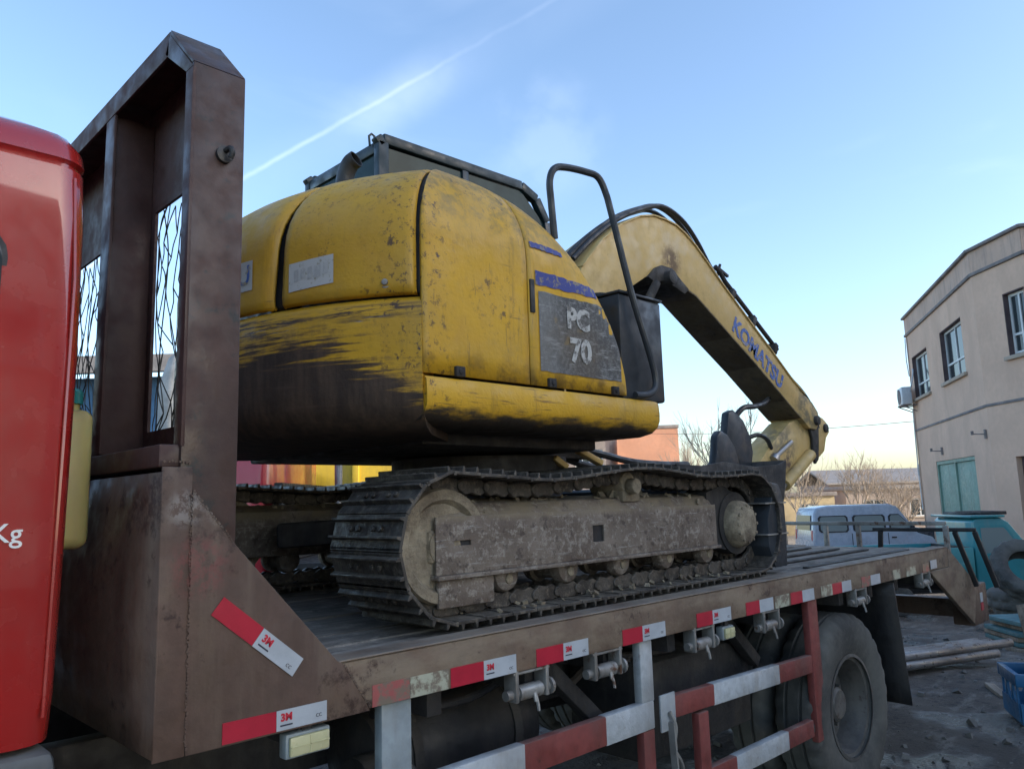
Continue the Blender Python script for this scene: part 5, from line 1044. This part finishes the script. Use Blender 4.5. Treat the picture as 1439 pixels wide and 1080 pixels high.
for s in (-1, 1):
    van_win(-1.48, -.72, 1.2, 1.62, s); van_win(-.55, .28, 1.2, 1.62, s); van_win(.42, 1.04, 1.2, 1.62, s, cut=.3)
    for x in (-.62, .35): b = B(); b.bb(x - .006, x + .006, min(sidey(.8, s, -.01), sidey(.8, s, .003)), max(sidey(.8, s, -.01), sidey(.8, s, .003)), .42, 1.15); b.build('door_seam', M['objblack'], vb)
    for x in (-.45, .5): b = B(); b.box((x, sidey(1, s, .012), 1.02), (.13, .02, .035)); b.build('door_handle', M['objblack'], vb, bevel=0.006)
    b = B(); b.box((.98, sidey(1.2, s, .1), 1.26), (.07, .14, .12)); b.build('mirror', M['objblack'], van, bevel=0.02)
    b = B(); b.box((1.58, s * .55, .86), (.12, .22, .14)); b.build('headlight', M['whiteframe'], van, bevel=0.02)
    b = B(); b.box((-1.64, s * .6, 1.1), (.06, .1, .3)); b.build('tail_light', M['tred'], van, bevel=0.01)
    b = B(); b.box((0, s * (hw + .004), .55), (2.9, .012, .07)); b.build('side_moulding', M['trim'], vb)
    for x in (-1.02, 1.12):
        b = B(); b.cyl((x, s * (hw - .1), .33), (x, s * (hw + .004), .33), .335, 28); b.build('wheel_arch', M['objblack'], vb); car_wheel((x, s * (hw - .07), .28), .28, .17, van)
b = B(); b.box((.885, 0, 1.56), (.02, 1.16, .52), Matrix.Rotation(R(-34), 3, 'Y')); b.build('windscreen', M['objglass'], van)
b = B(); b.box((-1.645, 0, 1.45), (.02, 1.0, .4), Matrix.Rotation(R(6), 3, 'Y')); b.build('rear_window', M['objglass'], van)
b = B(); b.bb(1.6, 1.7, -.68, .68, .34, .55).bb(-1.71, -1.6, -.68, .68, .36, .52); b.build('bumper', M['objblack'], van, bevel=0.03)
# small dark car between van and building
dc = empty('hatchback', (29.2, 10.9, gz(29.2, 10.9)), R(-60), 'dark blue hatchback just showing between the minivan and the building', 'car')
b = B(); b.prism([(-1.7, .3), (-1.75, .8), (-1.6, 1.0), (-1.2, 1.42), (.1, 1.45), (.75, 1.0), (1.6, .86), (1.75, .6), (1.72, .3)], -.75, .75); b.build('body', M['darkcar'], dc, bevel=0.05, seg=3)
for s in (-1, 1):
    b = B(); b.prism([(-1.3, 1.0), (-1.05, 1.34), (.05, 1.36), (.55, 1.0)], s * .752, s * .758); b.build('window', M['objglass'], dc)
    for x in (-1.05, 1.1): car_wheel((x, s * .7, .29), .29, .18, dc)
b = B(); b.box((.44, 0, 1.25), (.02, 1.2, .52), Matrix.Rotation(R(-55), 3, 'Y')); b.build('windscreen', M['objglass'], dc)
# teal mini truck
mt = empty('mini_truck', (17.0, 4.8, gz(17.0, 4.8)), R(-44.5), 'teal mini pickup truck with open bed parked in front of the green door', 'truck')
b = B(); b.prism([(-.30, .42), (-.30, 1.66), (-.22, 1.72), (.25, 1.72), (.38, 1.64), (.76, 1.12), (.9, 1.0), (.92, .42)], -.66, .66); tcab = b.build('cab', M['tealpaint'], mt, bevel=0.035, seg=3)
for s in (-1, 1):
    b = B(); b.prism([(-.2, 1.04), (-.2, 1.58), (.28, 1.58), (.34, 1.52), (.66, 1.04)], s * .662, s * .668); fr_ = b.build('window_frame', M['tealpaint'], tcab)
    b = B(); b.prism([(-.16, 1.08), (-.16, 1.54), (.26, 1.54), (.31, 1.49), (.58, 1.08)], s * .669, s * .674); b.build('pane', M['vanglass'], fr_)
    b = B(); b.box((-.1, s * .672, .95), (.12, .02, .03)); b.build('door_handle', M['objblack'], tcab)
    b = B(); b.box((.62, s * .76, 1.2), (.05, .14, .18)); b.build('mirror', M['objblack'], mt, bevel=0.01)
    for x in (-1.75, .3): car_wheel((x, s * .6, .27), .27, .16, mt)
b = B(); b.box((.585, 0, 1.385), (.02, 1.1, .58), Matrix.Rotation(R(-36), 3, 'Y')); b.build('windscreen', M['objglass'], mt)
b = B(); b.bb(-.34, .3, -.7, .7, 1.725, 1.77); b.build('roof_deflector', M['tealpaint'], mt, bevel=0.01)
b = B(); b.bb(.0, .5, -.45, .4, 1.775, 1.83).bb(-.2, .2, -.3, .5, 1.775, 1.81); b.jitter(.01); b.build('roof_sheet', M['objblack'], mt, bevel=0.01)
b = B(); b.bb(-2.35, -.36, -.7, .7, .62, .68); bed = b.build('cargo_bed', M['tealpaint'], mt)
for s in (-1, 1):
    b = B(); b.bb(-2.35, -.36, s * .7 - .02, s * .7 + .02, .69, 1.2); b.build('bed_side', M['tealpaint'], bed, bevel=0.008)
    b = B(); b.bb(-2.2, -.55, s * .725 - .006, s * .725 + .006, .8, .92); b.build('side_pressing', M['tealpaint'], bed, bevel=0.01)
b = B(); b.bb(-2.38, -2.352, -.7, .7, .69, 1.2); b.build('tailgate', M['tealpaint'], bed); b = B(); b.bb(-.40, -.36, -.68, .68, .7, 1.2).bb(-2.3, .6, -.35, .35, .35, .6); b.build('bulkhead', M['objblack'], mt)
# red truck beyond the flatbed
rtk = empty('red_truck', (4.35, 8.95, 0), R(135.5), 'red cab truck parked beyond the flatbed and seen under the excavator', 'truck')
b = B(); b.prism([(-.55, .8), (-.55, 2.40), (-.45, 2.46), (.75, 2.46), (.88, 2.38), (1.02, 1.9), (1.05, .8)], -1.1, 1.1); rcab = b.build('cab', M['red2'], rtk, bevel=0.05, seg=3)
for s in (-1, 1):
    b = B(); b.prism([(.25, 2.0), (.25, 2.34), (.74, 2.34), (.86, 2.0)], s * 1.102, s * 1.11); b.build('door_window', M['objglass'], rcab)
    b = B(); b.bb(-.02, -.005, min(s * 1.1, s * 1.105), max(s * 1.1, s * 1.105), 1.0, 2.36); b.build('door_seam', M['objblack'], rcab)
    b = B(); b.box((-.12, s * 1.115, 1.95), (.14, .03, .05)); b.build('door_handle', M['objblack'], rcab)
    b = B(); b.tube([(.8, s * 1.1, 2.5), (.85, s * 1.3, 2.5), (.85, s * 1.32, 2.0), (.82, s * 1.12, 1.95)], .02, 7).box((.84, s * 1.32, 2.25), (.08, .18, .36)); b.build('mirror', M['objblack'], rtk)
    for x in (.3, -3.2): car_wheel((x, s * .95, .5), .5, .26, rtk)
b = B(); b.box((.965, 0, 2.1), (.02, 1.9, .45), Matrix.Rotation(R(-10), 3, 'Y')); b.build('windscreen', M['objglass'], rtk)
b = B(); b.bb(-4.4, 1.1, -.45, .45, .6, .95).bb(-4.4, -.7, -1.15, 1.15, 1.0, 1.16); b.build('chassis', M['objblack'], rtk)
b = B(); b.bb(-.74, -.66, -1.15, 1.15, 1.17, 2.0); b.build('headboard', M['objblack'], rtk)
# yellow dump truck further back
ydt = empty('dump_truck', (7.4, 10.9, 0), R(135.5), 'yellow tipper truck body standing behind the red truck', 'truck')
b = B(); b.prism([(-1.9, 1.2), (-1.9, 2.7), (1.6, 2.75), (1.9, 2.95), (1.9, 2.6), (1.4, 1.2)], -1.1, 1.1); yb = b.build('dump_body', M['yellow2'], ydt, bevel=0.02)
for x in (-1.6, -.8, 0, .8):
    for s in (-1, 1): b = B(); b.bb(x - .05, x + .05, s * 1.13 - .03, s * 1.13 + .03, 1.2, 2.6); b.build('body_rib', M['yellow2'], yb, bevel=0.01)
b = B(); b.prism([(2.0, .8), (2.0, 2.5), (3.2, 2.5), (3.5, 1.7), (3.55, .8)], -1.05, 1.05); ycab = b.build('cab', M['yellow2'], ydt, bevel=0.04)
for s in (-1, 1):
    b = B(); b.prism([(2.3, 1.75), (2.3, 2.35), (3.1, 2.35), (3.3, 1.75)], s * 1.052, s * 1.06); b.build('door_window', M['objglass'], ycab)
    for x in (2.8, -1.0): car_wheel((x, s * .95, .5), .5, .28, ydt)
b = B(); b.bb(-1.9, 3.3, -.45, .45, .55, 1.1); b.build('chassis', M['objblack'], ydt)
b = B(); b.tube([(5.47, 8.75, 0), (5.47, 8.75, 3.0)], .05, 10); b.cyl((5.47, 8.75, 0), (5.47, 8.75, .06), .12, 12); tag(b.build('steel_post', M['pipe'], bevel=0.004), 'grey steel post standing between the red truck and the yellow tipper', 'post')

# ------------------------------------------------------------------ sheds and houses behind
def house(name, loc, rz, w, d, h, wallm, roofm, label, cat='building', wins=(), wz=(0.9, 2.1), roof_over=.25, gable=0.0, group=None, z0=-.6):
    root = empty(name, loc, rz, label, cat, group)
    holes = [(a, c_, z, z2) for a, c_, z, z2 in wins]
    B().holed(-w / 2, w / 2, z0, h, -d / 2, -d / 2 + .25, holes).build('wall', wallm, root)
    B().bb(-w / 2, w / 2, d / 2 - .25, d / 2, z0, h).build('wall', wallm, root)
    for s in (-1, 1): B().bb(s * w / 2 - (.25 if s > 0 else 0), s * w / 2 + (.25 if s < 0 else 0), -d / 2 + .252, d / 2 - .252, z0, h).build('side_wall', wallm, root)
    if gable: B().prism([(-d / 2 - roof_over, h), (0, h + gable), (d / 2 + roof_over, h), (d / 2 + roof_over, h + .12), (0, h + gable + .14), (-d / 2 - roof_over, h + .12)], -w / 2 - roof_over, w / 2 + roof_over, 'x').build('roof', roofm, root)
    else: B().bb(-w / 2 - roof_over, w / 2 + roof_over, -d / 2 - roof_over, d / 2 + roof_over, h + .002, h + .22).build('roof', roofm, root, bevel=0.02)
    for a, c_, z, z2 in holes:
        fr_ = B().holed(a, c_, z, z2, -d / 2 + .06, -d / 2 + .12, [(a + .06, (a + c_) / 2 - .03, z + .06, z2 - .06), ((a + c_) / 2 + .03, c_ - .06, z + .06, z2 - .06)]).build('window', M['whiteframe'], root)
        B().bb(a + .05, c_ - .05, -d / 2 + .085, -d / 2 + .095, z + .05, z2 - .05).build('pane', M['pane'], fr_)
        B().bb(a - .06, c_ + .06, -d / 2 - .06, -d / 2 + .05, z - .08, z - .002).build('sill', M['sill'], fr_)
    return root
oh = house('orange_house', (43.6, 32.0, 0), R(-45), 3.9, 7.5, 6.0, M['orange'], M['trim'], 'orange rendered block rising behind the excavator tracks', roof_over=.06)
house('grey_house', (38.9, 33.6, 0), R(-45), 3.2, 6, 5.3, M['greywall'], M['trim'], 'grey brown rendered house with small windows left of the orange block', wins=[(-.3, .6, 3.5, 4.7), (.9, 1.4, 3.5, 4.7)], roof_over=.08)
house('low_house', (49.0, 18.5, 0), R(-45), 6.0, 5, 1.75, M['greywall'], M['greyroof'], 'low grey house with flat roof beyond the minivan', wins=[(-2, -.8, .2, 1.2), (.6, 1.8, .2, 1.2)], roof_over=.2)
house('sand_house', (42.0, 21.5, 0), R(-45), 5.0, 4, 1.5, M['yellowwall'], M['trim'], 'low sand coloured building glowing in the sun beside the excavator arm', wins=[(-1.8, -.8, .3, 1.1), (.6, 1.6, .3, 1.1)], roof_over=.12)
house('far_house', (62, 24, 0), R(-40), 9.0, 5, 2.2, M['greywall'], M['greyroof'], 'long far low house on the horizon behind the bare trees', wins=[(-3, -2, .6, 1.6), (-.5, .5, .6, 1.6), (2, 3, .6, 1.6)], gable=1.0)
house('orange_shed', (12.2, 15.5, 0), R(-45), 2.4, 2, 2.7, M['orange'], M['trim'], 'small orange shed seen between the excavator tracks and body', wins=[(-.6, .2, 1.2, 2.2)], roof_over=.1)
house('unseen_shade_house', (15.5, -12.0, 0), R(180), 22, 6, 8.6, M['stucco'], M['trim'], 'unseen long two storey house added right of the truck to cast shade on it', wins=[(-9 + 4.5 * k, -7 + 4.5 * k, 4.6, 6.2) for k in range(5)], roof_over=.3)  # added out of view to block the sun from the truck
bs = empty('blue_shed', (8.0, 23.6, 0), R(-44), 'blue sheet clad shed with grey roof seen through the headboard openings', 'shed')
for k in range(14): B().bb(-7 + k, -7 + k + .985, -.06 if k % 2 else -.02, .06, 0, 5.6).build('cladding_panel', M['bluewall'] if k % 3 else M['greyroof'], bs)
B().prism([(-1.0, 5.6), (-.9, 6.1), (6, 7.2), (6, 6.8)], -7.3, 7.3, 'x').build('roof', M['greyroof'], bs)
for k in range(8): B().bb(-7 + k * 2 - .06, -7 + k * 2 + .06, -.25, -.1, 0, 5.6).build('column', M['whiteframe'], bs, bevel=0.01)
B().bb(-7, -6.8, .07, 6, 0, 5.6).bb(6.8, 7, .07, 6, 0, 5.6).bb(-7, 7, 6, 6.2, 0, 6.6).build('side_wall', M['bluewall'], bs)
sl = empty('storage_silo', (5.75, 14.3, 0), 0, 'pale grey storage silo standing in front of the blue shed', 'silo')
B().lathe([(0.0, .3), (.5, .9), (.5, 4.0), (.35, 4.5), (.1, 4.75), (0.0, 4.78)], (0, 0, 0), 'z', 32).build('tank', M['concrete'], sl, smooth=True)
for k in range(4): a = R(45 + 90 * k); B().bar((.45 * math.cos(a), .45 * math.sin(a), 1.2), (.55 * math.cos(a), .55 * math.sin(a), 0), .07, .07, (1, 0, 0)).build('leg', M['pipe'], sl)

# ------------------------------------------------------------------ bare trees
def tree(loc, h, seed, label, spread=0.55, n_main=7, rz=0):
    rnd = random.Random(seed); root = empty('bare_tree', loc, rz, label, 'tree', 'bare winter trees on the horizon')
    tr_, cr = B(), B()
    hh = h * rnd.uniform(.28, .38); lean = Vector((rnd.uniform(-.1, .1), rnd.uniform(-.1, .1), 1)).normalized()
    top_ = lean * hh; tr_.tube([(0, 0, -.1), lean * hh * .5 + Vector((rnd.uniform(-.05, .05), 0, 0)), top_], [h * .024, h * .019, h * .015], 8)
    def branch(p, d, L, r, lvl):
        if lvl > 4 or L < h * .025: return
        pts = [p]; q = p.copy(); dd = d.copy(); n_ = 4
        for i in range(n_):
            dd = (dd + Vector((rnd.uniform(-.16, .16), rnd.uniform(-.16, .16), rnd.uniform(0.0, .16)))).normalized(); q = q + dd * L / n_; pts.append(q.copy())
        cr.tube(pts, [r * (1 - .7 * i / n_) for i in range(n_ + 1)], 4 if lvl > 1 else 6, cap=False)
        for k in range(rnd.randint(4, 6) if lvl < 3 else 3):
            t = rnd.uniform(.25, 1.0); i = min(n_ - 1, int(t * n_)); bp = pts[i].lerp(pts[i + 1], t * n_ - i)
            side = Vector((rnd.uniform(-1, 1), rnd.uniform(-1, 1), rnd.uniform(-.1, .6))).normalized()
            branch(bp, (dd * .75 + side * spread * 1.1).normalized(), L * rnd.uniform(.42, .66), max(.006, r * .5), lvl + 1)
    for k in range(n_main):
        a = 2 * math.pi * k / n_main + rnd.uniform(-.4, .4); t = rnd.uniform(.45, 1.0)
        branch(lean * hh * t, Vector((math.cos(a) * spread, math.sin(a) * spread, 1)).normalized(), (h - hh * t) * rnd.uniform(.5, .75), h * .009, 1)
    tr_.build('trunk', M['bark'], root, smooth=True); cr.build('crown', M['bark'], root)
tree((34.0, 16.2, -.6), 4.0, 1, 'bare tree just right of the excavator arm, the nearest to it')
tree((38.4, 15.6, -.6), 4.2, 2, 'bare tree in the middle of the gap above the minivan rear')
tree((41.0, 15.0, -.6), 3.7, 3, 'broad bare tree above the minivan roof, left of the building', .75, 9)
tree((43.5, 15.0, -.6), 2.9, 4, 'low bushy bare tree next to the building edge behind the minivan', .9, 10)
tree((34.8, 22.5, -.6), 5.6, 5, 'thin bare tree between the orange block and the bucket', .4, 6)
tree((36.5, 21.0, -.6), 4.6, 6, 'small bare tree hidden partly by the excavator bucket', .5, 6)
tree((24.6, 13.6, -.6), 5.6, 7, 'tall thin bare tree whose twigs spread above the excavator bucket', .5, 3)

# ------------------------------------------------------------------ scrap around the tail
def pile_tyre(loc, r, w, rot, label, mat='rubber'):
    t = empty('old_tyre', loc, 0, label, 'tyre', 'old tyres heaped behind the flatbed'); t.rotation_euler = rot
    prof = [(r * .55, -w * .36), (r * .6, -w * .46), (r * .78, -w * .52), (r * .93, -w * .47), (r, -w * .36), (r, -w * .12), (r * .97, -w * .1), (r * .97, w * .1), (r, w * .12), (r, w * .36), (r * .93, w * .47), (r * .78, w * .52), (r * .6, w * .46), (r * .55, w * .36), (r * .58, w * .3), (r * .9, w * .36), (r * .9, -w * .36), (r * .58, -w * .3)]
    B().lathe(prof, (0, 0, 0), 'z', 64, alt={4: .02, 5: .02, 8: .02, 9: .02}, close=True).build('casing', M['rubber'], t, smooth=True, angle=40)
zg = gz(12.7, 3.0)
pile_tyre((12.75, 3.0, zg + .12), .46, .24, (0, 0, 0), 'worn tyre lying flat at the bottom of the heap')
pile_tyre((12.8, 2.95, zg + .37), .45, .24, (.05, .03, 1), 'worn tyre lying second from the ground in the heap')
pile_tyre((12.75, 3.0, zg + .62), .45, .24, (-.05, .06, 2), 'worn tyre lying third from the ground in the heap')
pile_tyre((12.55, 2.88, zg + 1.0), .46, .25, (R(52), 0, R(-52)), 'big tyre leaning on top of the tyre heap with its hole facing out')
pile_tyre((13.1, 2.0, zg + .12), .45, .24, (0, 0, 0), 'tyre lying flat right of the tyre heap')
pile_tyre((13.1, 2.05, zg + .38), .45, .24, (.08, 0, 1), 'tyre lying on another tyre right of the heap')
st_ = Vector((11.7, 2.35, gz(11.7, 2.35)))
for k in range(7):
    bd_ = B(); bd_.box((0, 0, .026), (1.5, .75, .05)); o = bd_.build('board', [M['tealboard'], M['timber'], M['tealboard'], M['timber']][k % 4], None, bevel=0.004)
    o.location = st_ + Vector((random.uniform(-.05, .05), random.uniform(-.05, .05), k * .062)); o.rotation_euler[2] = R(-45) + random.uniform(-.06, .06)
    tag(o, ['lowest', 'second', 'third', 'fourth', 'fifth', 'sixth', 'topmost'][k] + ' ' + ('teal painted' if k % 2 == 0 else 'bare wooden') + ' board from the ground in the stack by the tyres', 'board', 'boards stacked by the tyre heap')
pa, pb = Vector((6.6, 3.55, 0)), Vector((9.35, 2.42, 0)); nn = (pb - pa).normalized(); sdv = Vector((-nn.y, nn.x, 0))
lab = ['nearest of the grey steel pipes lying behind the mud flap', 'second nearest grey steel pipe lying behind the mud flap', 'third grey steel pipe from the front of the pipe bundle', 'rearmost grey steel pipe on the ground in the bundle', 'upper front grey steel pipe resting on the bundle', 'upper middle grey steel pipe resting on the bundle', 'upper rear grey steel pipe resting on the bundle']
for k in range(7):
    r_ = .042; lay = k >= 4; off = (k * .09) if not lay else (.045 + (k - 4) * .09); zz = .03 + r_ + (r_ * 1.75 if lay else 0)
    sh_ = random.uniform(-.15, .15); a = pa + nn * sh_ + sdv * off; c_ = pb + nn * (sh_ + random.uniform(-.1, .1)) + sdv * off
    b = B(); b.tube([Vector((0, 0, 0)), c_ - a], r_, 14, cap=False); o = b.build('steel_pipe', M['pipe'], None, smooth=True, solid=.005); o.location = (a.x, a.y, zz); tag(o, lab[k], 'pipe', 'scrap pipes behind the flatbed')
# blue crate with lattice sides
cr_ = empty('plastic_crate', (7.15, 1.57, 0.0), R(-62), 'blue plastic crate with lattice sides on the ground right of the rear wheel', 'crate')
cw_, cd_, ch_ = .56, .44, .37
B().bb(-cw_ / 2, cw_ / 2, -cd_ / 2, cd_ / 2, .01, .03).build('base', M['bluecrate'], cr_, bevel=.005)
for s in (-1, 1):
    B().bb(-cw_ / 2 - .02, cw_ / 2 + .02, s * cd_ / 2 - .02, s * cd_ / 2 + .02, ch_ - .09, ch_).build('rim_band', M['bluecrate'], cr_, bevel=.008)
    B().bb(s * cw_ / 2 - .02, s * cw_ / 2 + .02, -cd_ / 2 + .021, cd_ / 2 - .021, ch_ - .09, ch_ - .001).build('rim_band', M['bluecrate'], cr_, bevel=.008)
    B().bb(-cw_ / 2, cw_ / 2, s * cd_ / 2 - .01, s * cd_ / 2 + .004, .032, .16).build('side', M['bluecrate'], cr_); B().bb(s * cw_ / 2 - .01, s * cw_ / 2 + .004, -cd_ / 2 + .011, cd_ / 2 - .011, .032, .16).build('side', M['bluecrate'], cr_)
    for k in range(6):
        x = -cw_ / 2 + .04 + k * (cw_ - .08) / 5; B().bar((x, s * cd_ / 2, .16), (x + (.05 if k % 2 else -.05) * (k not in (0, 5)), s * cd_ / 2, ch_ - .09), .014, .016, (0, 1, 0)).build('lattice_bar', M['bluecrate'], cr_)
        y = -cd_ / 2 + .04 + k * (cd_ - .08) / 5; B().bar((s * cw_ / 2, y, .16), (s * cw_ / 2, y + (.04 if k % 2 else -.04) * (k not in (0, 5)), ch_ - .09), .014, .016, (1, 0, 0)).build('lattice_bar', M['bluecrate'], cr_)
pl = B(); pl.bar((0, 0, 0), (.22, .16, .78), .12, .05, (1, 0, 0)); o = pl.build('timber_plank', M['timber'], None, bevel=.006); o.location = (7.08, 1.56, .035); tag(o, 'weathered timber plank leaning out of the blue crate', 'plank')
# loose rubble, chips and rags on the dirt
b = B(); rnd = random.Random(5)
for k in range(900):
    x, y = rnd.uniform(4.8, 12.5), rnd.uniform(-.5, 4.5)
    if rnd.random() < .35: x = rnd.uniform(1.0, 6)
    r_ = rnd.choice([.006, .008, .012, .012, .02, .03]) * rnd.uniform(.6, 1.3); b.box((x, y, gz(x, y) + rough(x, y) + r_ * .25), (r_ * 2.2, r_ * 1.7, r_ * 1.1), Matrix.Rotation(rnd.random() * 3, 3, (rnd.random(), rnd.random(), rnd.random() + .1)), taper=rnd.uniform(.5, .9))
tag(b.build('rubble', M['stone']), 'small stones and scrap chips strewn over the dark yard', 'rubble', kind='stuff')
for k, (x, y, L, a, m_, lb) in enumerate(((7.9, 2.15, .5, .5, 'timber', 'short wood offcut lying in front of the pipe bundle'), (6.2, 1.35, .35, 2.2, 'timber', 'short wood offcut lying left of the blue crate'), (8.9, 1.9, .7, -.2, 'pipe', 'flat rusty steel bar lying right of the pipe bundle'))):
    b = B(); b.box((0, 0, .02), (L, .07, .035)); o = b.build('offcut', M[m_], None, bevel=.005); o.location = (x, y, gz(x, y) + rough(x, y)); o.rotation_euler[2] = a; tag(o, lb, 'offcut')
